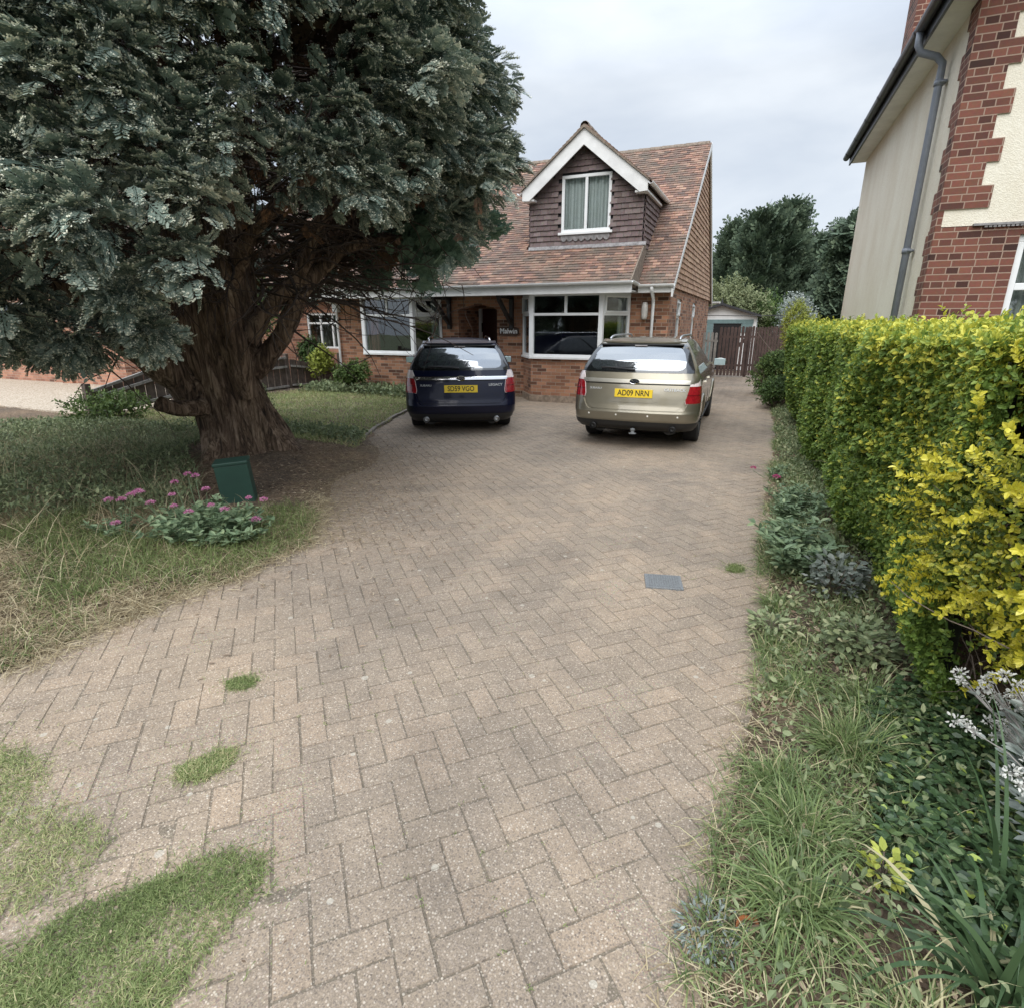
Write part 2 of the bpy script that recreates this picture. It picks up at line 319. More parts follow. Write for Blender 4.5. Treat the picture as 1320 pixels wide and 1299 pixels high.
def mat_gravel():
    m, t, b, o = newmat('beige_gravel'); c = objco(t); v = N(t, 'ShaderNodeTexVoronoi', Scale=45.0); t.links.new(c, v.inputs['Vector'])
    s = N(t, 'ShaderNodeSeparateColor'); t.links.new(v.outputs['Color'], s.inputs[0]); r = ramp(t, [(0, (0.28, 0.22, 0.16)), (0.5, (0.44, 0.36, 0.27)), (1, (0.60, 0.53, 0.43))], s.outputs[0])
    t.links.new(r.outputs[0], b.inputs['Base Color']); b.inputs['Roughness'].default_value = 0.9; bump(t, b, v.outputs['Distance'], 0.6, 0.02); return m
M['gravel'] = mat_gravel()

# ================================================================ GROUND AND DRIVE
LY = [-3, 1.0, 1.12, 1.25, 2.06, 2.55, 3.36, 4.15, 5.13, 6.13, 8.08, 9.84, 11.5, 12.6, 12.95, 12.96, 30]
LX = [-9.5, -9.5, -6.0, -3.39, -3.37, -3.25, -3.29, -3.86, -4.51, -5.05, -6.02, -6.6, -7.1, -7.35, -7.4, -2.2, -2.2]
RY = [-3, 0.5, 1.1, 1.47, 1.8, 2.21, 2.96, 3.84, 5.92, 8, 10.03, 14, 17.6, 21, 30]
RX = [0.0, 0.0, 0.02, 0.05, 0.08, 0.12, 0.24, 0.18, 0.2, 0.26, 0.3, 0.2, 0.12, 0.2, 0.2]
def xl(y): return np.interp(y, LY, LX)
def xr(y): return np.interp(y, RY, RX)
def wob(x, y): return (vnoise(x, y, 3.1) - 0.5) * 0.16
def dist_out(x, y):     # >0 outside the drive, in metres roughly (x only)
    return np.maximum(xl(y) - x, x - xr(y)) + wob(x, y)
def ground_z(x, y):
    d_ = np.clip(dist_out(x, y) / 0.25, -0.5, 1)
    h = np.where(d_ > 0, 0.0 + 0.045 * d_, 0.05 * d_)
    h = h + np.where(d_ > 0, (vnoise(x, y, 1.3) - 0.5) * 0.05 + (vnoise(x, y, 9) - 0.5) * 0.018, 0)
    mound = 0.22 * np.exp(-(((x + 5.95) / 1.1) ** 2 + ((y - 5.3) / 1.1) ** 2))
    return h + mound
def grid_sheet(name, x0, x1, y0, y1, step, mat, zf, kind='structure', parent=None):
    xs = np.arange(x0, x1 + step * .5, step); ys = np.arange(y0, y1 + step * .5, step)
    X, Y = np.meshgrid(xs, ys); Z = zf(X, Y); V = np.stack([X, Y, Z], -1).reshape(-1, 3)
    n, m = len(ys), len(xs); i = np.arange(n - 1)[:, None] * m + np.arange(m - 1)[None]
    F = np.stack([i, i + 1, i + m + 1, i + m], -1).reshape(-1, 4)
    o = np_mesh(name, V, F, mat, parent, smooth=True)
    if kind: o['kind'] = kind
    return o
M['far_ground'] = mat_plain('far_grass_ground', (0.07, 0.085, 0.035), 0.95, var=0.4, scale=2)
far = MB().quad((-250, -60, -0.09), (250, -60, -0.09), (250, 400, -0.09), (-250, 400, -0.09)).build('ground', M['far_ground']); far['kind'] = 'structure'
grid_sheet('garden_soil', -16, 3.2, -0.6, 24, 0.06, M['soil'], ground_z)
gz = MB(); pts = [(-40, 7.2), (-11.6, 6.6), (-11.3, 8.4), (-12.2, 13.9), (-13, 16), (-40, 16)]
gz.prism(pts, -0.05, 0.075, 'z').build('gravel_forecourt', M['gravel'])['kind'] = 'structure'

def herringbone():
    L, W_ = 0.216, 0.108; c45 = math.cos(rad(45)); V = []; F = []; T = []
    R_ = 205; g = 0.0025; bv = 0.0022
    rng = np.random.default_rng(5)
    ii, jj = np.meshgrid(np.arange(-R_, R_), np.arange(-R_, R_)); ii = ii.ravel(); jj = jj.ravel(); k = (ii - jj) % 4
    hx = k == 0; vx = k == 3
    cx = np.where(hx, ii + 1.0, ii + .5) * W_; cy = np.where(hx, jj + .5, jj + 1.0) * W_
    sel = hx | vx; cx, cy, hx = cx[sel], cy[sel], hx[sel]
    wx = cx * c45 - cy * c45; wy = cx * c45 + cy * c45
    inside = (wx > xl(wy) + wob(wx, wy) - 0.02) & (wx < xr(wy) - wob(wx, wy) + 0.05) & (wy > -0.6) & (wy < 22.4) & (wx > -6.9 - 0.2 * 0) | ((wy < 1.15) & (wy > -0.6) & (wx > -6.8) & (wx < 0.02))
    cx, cy, hx = cx[inside], cy[inside], hx[inside]; n = len(cx)
    ax = np.where(hx, L / 2, W_ / 2) - g / 2 - 0.001; ay = np.where(hx, W_ / 2, L / 2) - g / 2 - 0.001
    # cover plate footprint left free
    wx = cx * c45 - cy * c45; wy = cx * c45 + cy * c45
    z = rng.normal(0, 0.0005, n); tx = rng.normal(0, 0.004, n); ty = rng.normal(0, 0.004, n)
    jit = rng.normal(0, 0.0012, (n, 2))
    def ring(sx, sy, ins, dz):
        lx = sx * (ax - ins); ly = sy * (ay - ins); px = cx + lx + jit[:, 0]; py = cy + ly + jit[:, 1]
        qx = px * c45 - py * c45; qy = px * c45 + py * c45; return np.stack([qx, qy, z + (vnoise(qx, qy, 1.1) - .5) * 0.010 + dz + lx * tx + ly * ty], -1)
    co_ = [(-1, -1), (1, -1), (1, 1), (-1, 1)]
    rings = [ring(a, b_, bv, 0) for a, b_ in co_] + [ring(a, b_, 0, -0.005) for a, b_ in co_] + [ring(a, b_, 0, -0.03) for a, b_ in co_]
    V = np.stack(rings, 1).reshape(-1, 3); base = np.arange(n)[:, None] * 12
    fs = [(0, 1, 2, 3)] + [(a, a + 4, (a + 1) % 4 + 4, (a + 1) % 4) for a in range(4)] + [(a + 4, a + 8, (a + 1) % 4 + 8, (a + 1) % 4 + 4) for a in range(4)]
    F = np.stack([base + np.array(f)[None] for f in fs], 1).reshape(-1, 4)
    T = np.repeat(rng.random(n), len(fs))
    o = np_mesh('driveway', V, F, M['paver'], tint=T); o['kind'] = 'structure'
herringbone()
def joint_z(x, y):
    wear = np.clip(vnoise(x, y, 0.45) * 0.9 + vnoise(x, y, 2.3) * 0.5 - 0.55, -0.5, 0.6)
    front = np.clip((3.2 - y) / 2.5, 0, 1)
    z = -0.0034 - 0.0012 * np.clip((y - 3.2) / 2, 0, 1) * np.clip(1.4 - np.abs(x + 1.5) / 3, .3, 1) + (vnoise(x, y, 1.1) - .5) * 0.010 + 0.0019 * front + 0.0024 * wear + (vnoise(x, y, 14) - .5) * 0.0036
    out_ = dist_out(x, y); return np.where((out_ > 0.12) & ((y > 1.15) | (x > 0)), -0.08, z)
grid_sheet('driveway_bedding', -6.9, 0.6, -0.6, 22.4, 0.05, M['joint'], joint_z)
# kerb edging beside the lawn
kb = MB(); kp = [(-4.62, 5.05), (-4.86, 5.52), (-5.06, 5.98), (-5.36, 6.6), (-5.68, 7.25), (-5.98, 7.9), (-6.2, 8.55), (-6.42, 9.2), (-6.62, 9.85), (-6.82, 10.5), (-7.0, 11.1), (-7.15, 11.7)]
for (a, b_) in zip(kp, kp[1:]):
    dx, dy = b_[0] - a[0], b_[1] - a[1]; L = math.hypot(dx, dy); Mx = Matrix.Translation((a[0], a[1], random.uniform(-.012, .008))) @ Matrix.Rotation(math.atan2(dy, dx) + random.uniform(-.02, .02), 4, 'Z')
    kb.box(0.01, L - 0.01, -0.03, 0.03, -0.03, 0.05, Mx)
M['kerb'] = mat_plain('concrete_edging', (0.23, 0.20, 0.17), 0.9, var=0.3, scale=25, bmp=0.3)
kb.build('kerb', M['kerb'], bevel=0.008)['kind'] = 'structure'

# inspection cover
ic = empty('inspection_cover', (-0.465, 3.70, 0.004), rad(14), 'small grey ribbed square access cover set in the driveway blocks', 'drain cover')
MB().box(-.125, .125, -.11, .11, -0.02, 0.004).build('frame', M['iron'], ic, bevel=0.003)
mb = MB().box(-.108, .108, -.094, .094, -0.01, 0.007)
for i in range(-6, 7):
    for j in range(-5, 6): mb.box(i * .016 - .0055, i * .016 + .0055, j * .0168 - .003, j * .0168 + .003, 0.006, 0.0095)
mb.build('lid', M['iron'], ic)

# ================================================================ MAIN HOUSE
HX = -2.0           # right-hand wall
HL = -10.85         # left end
FY, BYF = 12.95, 12.3
hs = empty('brick_house', (-6.4, 12.95, 0), 0, 'orange brick chalet bungalow with clay tiled roof, dormer and two bay windows behind the cars', 'house')
def P_(o):  # keep world coordinates while parented to the house empty
    o.parent = hs; o.location = (6.4, -12.95, 0); return o
def hb(mb, name, mat, **kw): return P_(mb.build(name, mat, None, **kw))
wl = MB()
bays = [(-4.88, -3.30), (-9.46, -8.01)]
# front wall with openings behind the bays and the porch arch
def wallseg(x0, x1, z0=0, z1=2.5, y0=FY, y1=FY + 0.3): wl.box(x0, x1, y0, y1, z0, z1)
wallseg(-2.86, HX); wallseg(-6.02, -5.32); wallseg(-7.57, -7.07); wallseg(HL, -9.90)
wallseg(-5.32, -2.86, 0, 0.98); wallseg(-9.90, -7.57, 0, 0.98); wallseg(-5.32, -2.86, 2.32, 2.5); wallseg(-9.90, -7.57, 2.32, 2.5)
# arch head over the porch
ax0, ax1, az, rise = -7.07, -6.02, 2.02, 0.12
arc = [(ax0 + (ax1 - ax0) * k / 12, az + rise * (1 - (2 * k / 12 - 1) ** 2)) for k in range(13)]
wl.prism([(ax0, 2.5)] + arc + [(ax1, 2.5)], FY + 0.001, FY + 0.3, 'y')
wl.box(ax0 - 0.25, ax0, FY + 0.3, 14.1, 0, 2.5); wl.box(ax1, ax1 + 0.25, FY + 0.3, 14.1, 0, 2.5)
wl.box(ax0, ax1, 14.1, 14.3, 2.08, 2.5)
wl.box(HL, HL + 0.28, FY + 0.3, 21.1, 0, 2.5); wl.box(HL, HX, 21.1, 21.4, 0, 2.45)
# right wall with two window openings
wy = [(14.05, 14.75), (16.95, 17.65)]
RW = lambda y0, y1, z0, z1: wl.box(HX - 0.28, HX, y0, y1, z0, z1)
RW(FY + .3, wy[0][0], 0, 2.5); RW(wy[0][1], wy[1][0], 0, 2.5); RW(wy[1][1], 21.1, 0, 2.5)
for a, b_ in wy: RW(a, b_, 0, 0.9); RW(a, b_, 2.25, 2.5)
hb(wl, 'wall', M['brick'])
# bay brickwork with plinth
def bay_poly(x0, x1, o=0.0):
    c = 0.45; return [(x0 - c - o, FY), (x0 - o * .4, BYF - o), (x1 + o * .4, BYF - o), (x1 + c + o, FY)]
for (x0, x1) in bays:
    hb(MB().prism(bay_poly(x0, x1), 0, 0.95, 'z'), 'bay_wall', M['brick'])
    hb(MB().prism(bay_poly(x0, x1, 0.03), -0.02, 0.15, 'z'), 'plinth', mat_plain('cement_plinth', (0.26, 0.20, 0.15), 0.9, var=0.4, scale=12, bmp=.4))
# timber / plastic helper : frame along a base line a->b from z0 to z1
def framebox(mb, a, b_, z0, z1, depth=0.07, off=0.0, s0=0.0, s1=None):
    a = Vector((a[0], a[1], 0)); b_ = Vector((b_[0], b_[1], 0)); L = (b_ - a).length; ang = math.atan2(b_.y - a.y, b_.x - a.x)
    Mx = Matrix.Translation(a) @ Matrix.Rotation(ang, 4, 'Z'); s1 = L if s1 is None else s1
    mb.box(s0, s1, -depth / 2 - off, depth / 2 - off, z0, z1, Mx)
def window(a, b_, z0, z1, lights, parent=None, transom=None, fw=0.055, ajar=False):
    """lights: relative positions of mullions; lights above the transom may differ. Returns the frame"""
    L = math.hypot(b_[0] - a[0], b_[1] - a[1]); f = MB()
    framebox(f, a, b_, z0, z0 + fw); framebox(f, a, b_, z1 - fw, z1)
    framebox(f, a, b_, z0 + fw, z1 - fw, s0=0, s1=fw); framebox(f, a, b_, z0 + fw, z1 - fw, s0=L - fw, s1=L)
    if transom:
        framebox(f, a, b_, transom - fw / 2, transom + fw / 2, s0=fw, s1=L - fw)
        for q in lights[0]: framebox(f, a, b_, transom + fw / 2, z1 - fw, s0=q * L - fw / 2, s1=q * L + fw / 2)
        for q in lights[1]: framebox(f, a, b_, z0 + fw, transom - fw / 2, s0=q * L - fw / 2, s1=q * L + fw / 2)
        if ajar or L < 0.9:   # opening sash over the transom
            for (u0, u1, w0, w1) in ((fw, L - fw, transom + fw / 2, transom + fw / 2 + .04), (fw, L - fw, z1 - fw - .04, z1 - fw), (fw, fw + .04, transom + fw / 2 + .04, z1 - fw - .04), (L - fw - .04, L - fw, transom + fw / 2 + .04, z1 - fw - .04)):
                framebox(f, a, b_, w0, w1, depth=0.06, off=0.035, s0=u0, s1=u1)
    else:
        for q in lights[0]: framebox(f, a, b_, z0 + fw, z1 - fw, s0=q * L - fw / 2, s1=q * L + fw / 2)
    o = f.build('window', M['upvc'], None, bevel=0.006)
    g = MB(); framebox(g, a, b_, z0 + .02, z1 - .02, depth=0.008, s0=0.02, s1=L - 0.02); go = g.build('pane', M['glass'], o)
    return o
M['dark_cur'] = mat_curtain('pale_curtain', (0.28, 0.29, 0.28), (0.46, 0.47, 0.45))
def curtain(a, b_, z0, z1, mat, name='curtain'):
    """wavy cloth"""
    a = np.array(a); b_ = np.array(b_); L = np.linalg.norm(b_ - a); d = (b_ - a) / L; nrm = np.array([d[1], -d[0]]); n = int(L / 0.02) + 3
    s = np.linspace(0, L, n); wv = 0.022 * np.sin(s * 48 + 1.5 * np.sin(s * 9)); V = []
    for z in (z0, z1): V += [(*(a + d * q + nrm * w_), z) for q, w_ in zip(s, wv)]
    F = [(i, i + 1, n + i + 1, n + i) for i in range(n - 1)]
    o = np_mesh(name, V, F, mat, smooth=True); return o
ZS, ZT, ZW = 1.0, 2.33, 1.90
for bi, (x0, x1) in enumerate(bays):
    c = 0.45; A = (x0 - c + .02, FY - .03); B = (x0 + .0, BYF + .03); C = (x1, BYF + .03); D = (x1 + c - .0, FY - .0)
    P_(window(A, B, ZS, ZT, ([], []), transom=ZW)); P_(window(B, C, ZS, ZT, ([0.5], []), transom=ZW)); P_(window(C, D, ZS, ZT, ([], []), transom=ZW, ajar=True))
    for p in (B, C): hb(MB().box(p[0] - .05, p[0] + .05, p[1] - .05, p[1] + .05, ZS, ZT), 'corner_post', M['upvc'], bevel=0.01)
    hb(MB().prism(bay_poly(x0, x1, 0.06), 0.952, 1.0, 'z'), 'window_sill', M['white_paint'], bevel=0.006)
    P_(curtain((x0 - c + .12, FY + .02), (x0 - .02, BYF + .16), 1.0, 2.3, M['dark_cur']))
    P_(curtain((x1 + c - .22, FY - .12), (x1 + c - .04, FY + .10), 1.0, 2.3, M['dark_cur']))
P_(curtain((-9.40, 12.42), (-9.1, 12.48), 1.0, 2.3, M['curtain_red']))
# rooms behind the bays
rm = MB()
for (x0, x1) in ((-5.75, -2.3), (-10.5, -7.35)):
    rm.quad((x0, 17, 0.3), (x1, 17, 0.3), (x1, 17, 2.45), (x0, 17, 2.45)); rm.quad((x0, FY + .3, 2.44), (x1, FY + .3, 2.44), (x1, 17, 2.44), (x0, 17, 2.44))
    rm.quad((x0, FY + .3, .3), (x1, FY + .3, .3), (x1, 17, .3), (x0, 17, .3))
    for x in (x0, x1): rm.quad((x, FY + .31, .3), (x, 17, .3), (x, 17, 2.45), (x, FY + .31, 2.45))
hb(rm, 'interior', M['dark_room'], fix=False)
# porch : door, frame, floor
hb(MB().box(-7.05, -6.04, 14.12, 14.17, 0.1, 2.07), 'door', M['red_door'])
df = MB().box(-7.07, -6.99, 14.06, 14.12, 0.1, 2.08).box(-6.10, -6.02, 14.06, 14.12, 0.1, 2.08); hb(df, 'door_frame', M['upvc'])
hb(MB().box(-7.05, -6.05, FY + .02, 14.1, 0.0, 0.1), 'porch_step', M['kerb'])
hb(MB().box(-7.4, -5.8, 12.98, 14.12, 2.43, 2.47), 'porch_ceiling', M['white_paint'])
hb(MB().box(-6.97, -6.95, 14.02, 14.05, 1.5, 1.72), 'door_handle', M['black_wood']); hb(MB().box(-6.97, -6.95, 14.02, 14.05, 1.15, 1.3), 'letter_box', M['black_wood'])
# timber brackets under the fascia
for bx_ in (-7.30, -5.62):
    k = MB(); k.box(bx_ - .045, bx_ + .045, 12.85, 12.945, 1.58, 2.32).box(bx_ - .04, bx_ + .04, 12.12, 12.85, 2.25, 2.33)
    k.prism([(12.86, 1.66), (12.86, 1.78), (12.22, 2.25), (12.14, 2.25), (12.14, 2.20)], bx_ - .035, bx_ + .035, 'x'); hb(k, 'bracket', M['black_wood'], bevel=0.004)
# name board beside the porch
sg = P_(MB().prism([(-5.96, 1.50), (-5.90, 1.44), (-5.50, 1.43), (-5.44, 1.48), (-5.45, 1.60), (-5.52, 1.63), (-5.88, 1.64), (-5.95, 1.60)], 12.905, 12.945, 'y').build('name_board', mat_plain('dark_stained_board', (0.06, 0.032, 0.02), 0.6), None, bevel=0.006))
tag(text('lettering', 'Malwin', 0.16, M['white_paint'], sg, (-5.70, 12.902, 1.535), (rad(90), 0, 0), 0.003), None)
# wall lamp
lm = MB().lathe([(0.0, -0.19), (0.05, -0.185), (0.065, -0.13), (0.07, 0), (0.065, 0.1), (0.045, 0.16), (0, 0.165)], 16, Matrix.Translation((-2.50, 12.86, 1.98)))
lo_ = hb(lm, 'wall_lamp', mat_plain('frosted_lamp_glass', (0.55, 0.53, 0.50), 0.3), smooth=True)
MB().box(-2.55, -2.45, 12.89, 12.945, 1.88, 2.08).build('bracket', M['black_wood'], lo_)
# ---- roofs
def tiles(name, mat, origin, u, v, nrm, ulen, vlen, inside=None, tw=0.165, gauge=0.10, tl=0.145, th=0.015, lift=0.020, jag=0.003):
    origin, u, v, nrm = map(np.array, (origin, u, v, nrm)); u = u / np.linalg.norm(u); v = v / np.linalg.norm(v); nrm = nrm / np.linalg.norm(nrm)
    rng = np.random.default_rng(11); V = []; F = []; T = []; rows = int(vlen / gauge) + 1; tt = rng.random(4096); q = 0
    for r in range(rows):
        v0 = r * gauge - 0.02; off = (r % 2) * 0.5 * tw
        for c in range(-1, int(ulen / tw) + 1):
            u0 = c * tw + off; u1 = u0 + tw - 0.004; u0 = max(u0, 0); u1 = min(u1, ulen)
            if u1 - u0 < 0.02: continue
            uc = (u0 + u1) / 2
            if inside is not None and not inside(uc, v0 + gauge / 2): continue
            v1 = v0 + tl
            if v1 > vlen + 0.02: v1 = vlen + 0.02
            if v1 <= v0 + .02: continue
            j = rng.normal(0, jag, 3); b0 = v0 + j[0]
            lo0 = lift + j[1] * .6; lo1 = 0.0
            P = []
            for (uu, vv, nn) in ((u0, b0, lo0), (u1, b0, lo0 + j[2]), (u1, v1, lo1), (u0, v1, lo1)):
                P.append(origin + u * uu + v * vv + nrm * nn)
            for (uu, vv, nn) in ((u0, b0, lo0 + th), (u1, b0, lo0 + j[2] + th), (u1, v1, lo1 + th), (u0, v1, lo1 + th)):
                P.append(origin + u * uu + v * vv + nrm * nn)
            b = len(V); V += P; F += [(b + 4, b + 5, b + 6, b + 7), (b, b + 1, b + 5, b + 4), (b + 1, b + 2, b + 6, b + 5), (b + 3, b, b + 4, b + 7)]
            tv = tt[q % 4096]; q += 1; T += [tv] * 4
    return np_mesh(name, V, F, mat, tint=T)
RZ, RY_ = 6.05, 17.05; EY, EZ = 12.66, 2.44
sl_ = math.hypot(RY_ - EY, RZ - EZ); sd = ((RY_ - EY) / sl_, (RZ - EZ) / sl_)
RXR = HX + 0.10
# structural roof slabs
rb = MB(); RBY = 21.45
rb.prism([(EY, EZ - .02), (RY_, RZ - .02), (RBY, EZ - .02), (RBY, EZ - .10), (RY_, RZ - .12), (EY, EZ - .10)], HL - .1, RXR - .03, 'x')
hb(rb, 'roof', M['ridge'])
P_(tiles('roof_tiles', M['roof_tile'], (HL - .1, EY - .03, EZ), (1, 0, 0), (0, sd[0], sd[1]), (0, -sd[1], sd[0]), RXR - (HL - .1), sl_ - .02))
rt_ = MB()
x = HL - .1
while x < RXR - .3: 
    rt_.lathe([(0.11, 0), (0.118, 0.02), (0.11, 0.30)], 10, Matrix.Translation((x, RY_, RZ - .045)) @ Matrix.Rotation(rad(90), 4, 'Y')); x += 0.30
hb(rt_, 'ridge_tiles', M['ridge'])
# lower skirt roof over bays and porch
SX0, SX1, SY, SZ = HL - 0.1, -2.66, 12.02, 2.50; SLY, SLZ = 13.14, 3.30
ss = math.hypot(SLY - SY, SLZ - SZ); sv = ((SLY - SY) / ss, (SLZ - SZ) / ss)
k = MB(); k.prism([(SY, SZ - .02), (SLY, SLZ - .02), (13.7, 3.28), (12.6, 2.40), (SY, 2.42)], SX0, SX1, 'x'); hb(k, 'skirt_roof', M['ridge'])
P_(tiles('skirt_tiles', M['roof_tile'], (SX0, SY - .03, SZ), (1, 0, 0), (0, sv[0], sv[1]), (0, -sv[1], sv[0]), SX1 - SX0, ss))
k = MB(); k.prism([(SY - .02, SZ - .03), (SY - .02, SZ + .035), (SLY, SLZ + .045), (SLY + .1, SLZ), (12.9, 2.55)], SX1, SX1 + 0.03, 'x'); hb(k, 'skirt_verge', M['ridge'])
# left of the dormer the front slope carries on up
k2 = ((16.0 - SLY), (5.25 - SLZ)); kl = math.hypot(*k2)
P_(tiles('roof_tiles', M['roof_tile'], (SX0, SLY - .02, SLZ), (1, 0, 0), (0, k2[0] / kl, k2[1] / kl), (0, -k2[1] / kl, k2[0] / kl), -5.35 - SX0, kl))
# fascia, soffit, gutter
hb(MB().box(HL - .1, SX1 + .04, 12.0, 12.03, 2.30, 2.47), 'fascia', M['white_paint'])
hb(MB().box(HL - .1, SX1 + .0, 12.03, FY - .003, 2.335, 2.36), 'soffit', M['white_paint'])
hb(MB().box(SX1 + .04, RXR, 12.62, 12.65, 2.32, 2.45).box(SX1 + .04, HX, 12.65, FY - .003, 2.33, 2.35), 'fascia', M['white_paint'])
def gutter(a, b_, r=0.055, mat='upvc', name='gutter', parent=None):
    a = Vector(a); b_ = Vector(b_); L = (b_ - a).length; q = (b_ - a).to_track_quat('Z', 'X').to_matrix().to_4x4(); mb = MB()
    d = (b_ - a).normalized(); side = d.cross(Vector((0, 0, 1))).normalized(); n = 8; pr = []
    for k in range(n + 1):
        an = math.pi * k / n; pr.append(side * math.cos(an) * r + Vector((0, 0, -math.sin(an) * r)))
    for k in reversed(range(n + 1)):
        an = math.pi * k / n; pr.append(side * math.cos(an) * (r - .006) + Vector((0, 0, -math.sin(an) * (r - .006))))
    N_ = len(pr); vs = [a + p for p in pr] + [b_ + p for p in pr]
    mb.add(vs, [(i, i + N_, (i + 1) % N_ + N_, (i + 1) % N_) for i in range(N_)] + [list(range(N_)), list(range(2 * N_ - 1, N_ - 1, -1))])
    s = 0.4
    while s < L:   # joint clips
        c = a + d * s
        for k in range(n):
            a0 = math.pi * k / n; a1 = math.pi * (k + 1) / n; rr = r + .006
            p = [c + side * math.cos(q_) * rr + Vector((0, 0, -math.sin(q_) * rr)) for q_ in (a0, a1)]
            mb.quad(p[0] - d * .03, p[0] + d * .03, p[1] + d * .03, p[1] - d * .03)
        s += 1.1
    return mb.build(name, M[mat], parent)
P_(gutter((HL - .1, 11.94, 2.50), (SX1 + .06, 11.94, 2.52))); P_(gutter((SX1 + .06, 12.56, 2.48), (RXR + .02, 12.56, 2.48)))
P_(gutter((SX1 + .03, 11.94, 2.53), (SX1 + .03, 12.6, 2.50))); P_(gutter((HX - .2, 21.52, 2.42), (HX + .35, 21.52, 2.42), 0.07))
dp = MB().tube([(-2.33, 12.56, 2.44), (-2.33, 12.60, 2.36), (-2.33, 12.84, 2.22), (-2.33, 12.87, 2.12), (-2.33, 12.87, 0.05)], 0.036, 12)
hb(dp, 'downpipe', M['upvc'], smooth=True)
dp = MB().tube([(HL + .1, 11.96, 2.44), (HL + .1, 12.0, 2.36), (HL + .1, 12.82, 2.22), (HL + .1, 12.87, 2.10), (HL + .1, 12.87, 0.1)], 0.036, 12).box(HL + .02, HL + .18, 12.80, 12.94, 2.0, 2.2)
hb(dp, 'downpipe', M['upvc'])
# gable : tile hanging, verges
GZ0 = 2.46
def gin(uc, vc):
    z = GZ0 + vc; y = EY + .25 + uc
    zt = EZ + (RZ - EZ) * ((y - EY) / (RY_ - EY)) if y < RY_ else EZ + (RZ - EZ) * ((RBY - y) / (RBY - RY_))
    return z < zt - .03
hb(MB().prism([(FY, GZ0 - .001), (RY_, RZ - .13), (21.4, GZ0 - .001)], HX - .25, HX - .002, 'x'), 'gable', M['ridge'])
P_(tiles('hung_tiles', M['hung_tile'], (HX + .004, EY + .25, GZ0), (0, 1, 0), (0, 0, 1), (1, 0, 0), 8.4, 3.6, gin, lift=0.03, gauge=0.115, tl=0.16))
vg = MB()
for (ya, za, yb, zb) in ((EY - .1, EZ - .07, RY_, RZ + .02), (RBY + .05, EZ - .05, RY_, RZ + .02)):
    vg.prism([(ya, za), (yb, zb), (yb, zb - .17), (ya, za - .14)], RXR - .028, RXR + .008, 'x')
hb(vg, 'bargeboard', M['white_paint'])
for i, (a, b_) in enumerate(wy):
    P_(window((HX - .07, a), (HX - .07, b_), 0.9, 2.25, ([], []), transom=1.85))
    hb(MB().box(HX - .3, HX - .28, a - .1, b_ + .1, .8, 2.35), 'blind', M['net'])
# ---- dormer
DX, DHW, DY = -3.97, 1.27, 13.12
apx = 5.36; dez = 4.24   # apex of tiled face, eaves
def dface(x): return dez + (apx - dez) * (1 - abs(x - DX) / 1.42)
dw = MB()
# front wall with a hole for the window
wx0, wx1, wz0, wz1 = -4.50, -3.40, 3.62, 4.74
ft = [(DX - DHW, 3.26), (wx0, 3.26), (wx0, dface(wx0)), (DX - DHW, dface(DX - DHW))]
dw.prism(ft, DY, DY + .15, 'y'); dw.prism([(wx1, 3.26), (DX + DHW, 3.26), (DX + DHW, dface(DX + DHW)), (wx1, dface(wx1))], DY, DY + .15, 'y')
dw.prism([(wx0, 3.26), (wx1, 3.26), (wx1, wz0), (wx0, wz0)], DY, DY + .15, 'y'); dw.prism([(wx0, wz1), (wx1, wz1), (wx1, dface(wx1)), (DX, apx), (wx0, dface(wx0))], DY, DY + .15, 'y')
def roof_y(z): return EY + (z - EZ) / (RZ - EZ) * (RY_ - EY)
for sx in (-1, 1):
    xa = DX + sx * DHW; dw.prism([(DY + .15, 3.2), (DY + .15, 4.45), (roof_y(4.45) + .1, 4.45), (roof_y(3.2) + .1, 3.2)], min(xa, xa - sx * .12), max(xa, xa - sx * .12), 'x')
dob = hb(dw, 'dormer', M['felt'])
def din(uc, vc):
    x = DX - DHW + uc; z = 3.27 + vc
    if wx0 - .04 < x < wx1 + .04 and wz0 - .06 < z < wz1 + .02: return False
    return z < dface(x) - .02
o_ = tiles('front_tiles', M['dark_tile'], (DX - DHW, DY - .005, 3.27), (1, 0, 0), (0, 0, 1), (0, -1, 0), 2 * DHW, 2.3, din, lift=0.034, gauge=0.11, tl=0.15, tw=.165); o_.parent = dob
def cin(uc, vc): return DY + uc < roof_y(3.27 + vc) + .05
for sx in (1, -1):
    o_ = tiles('cheek_tiles', M['dark_tile'], (DX + sx * (DHW + .005), DY, 3.27), (0, 1, 0), (0, 0, 1), (sx, 0, 0), 2.6, 1.15, cin, lift=0.034, gauge=0.11, tl=0.15, tw=.165); o_.parent = dob
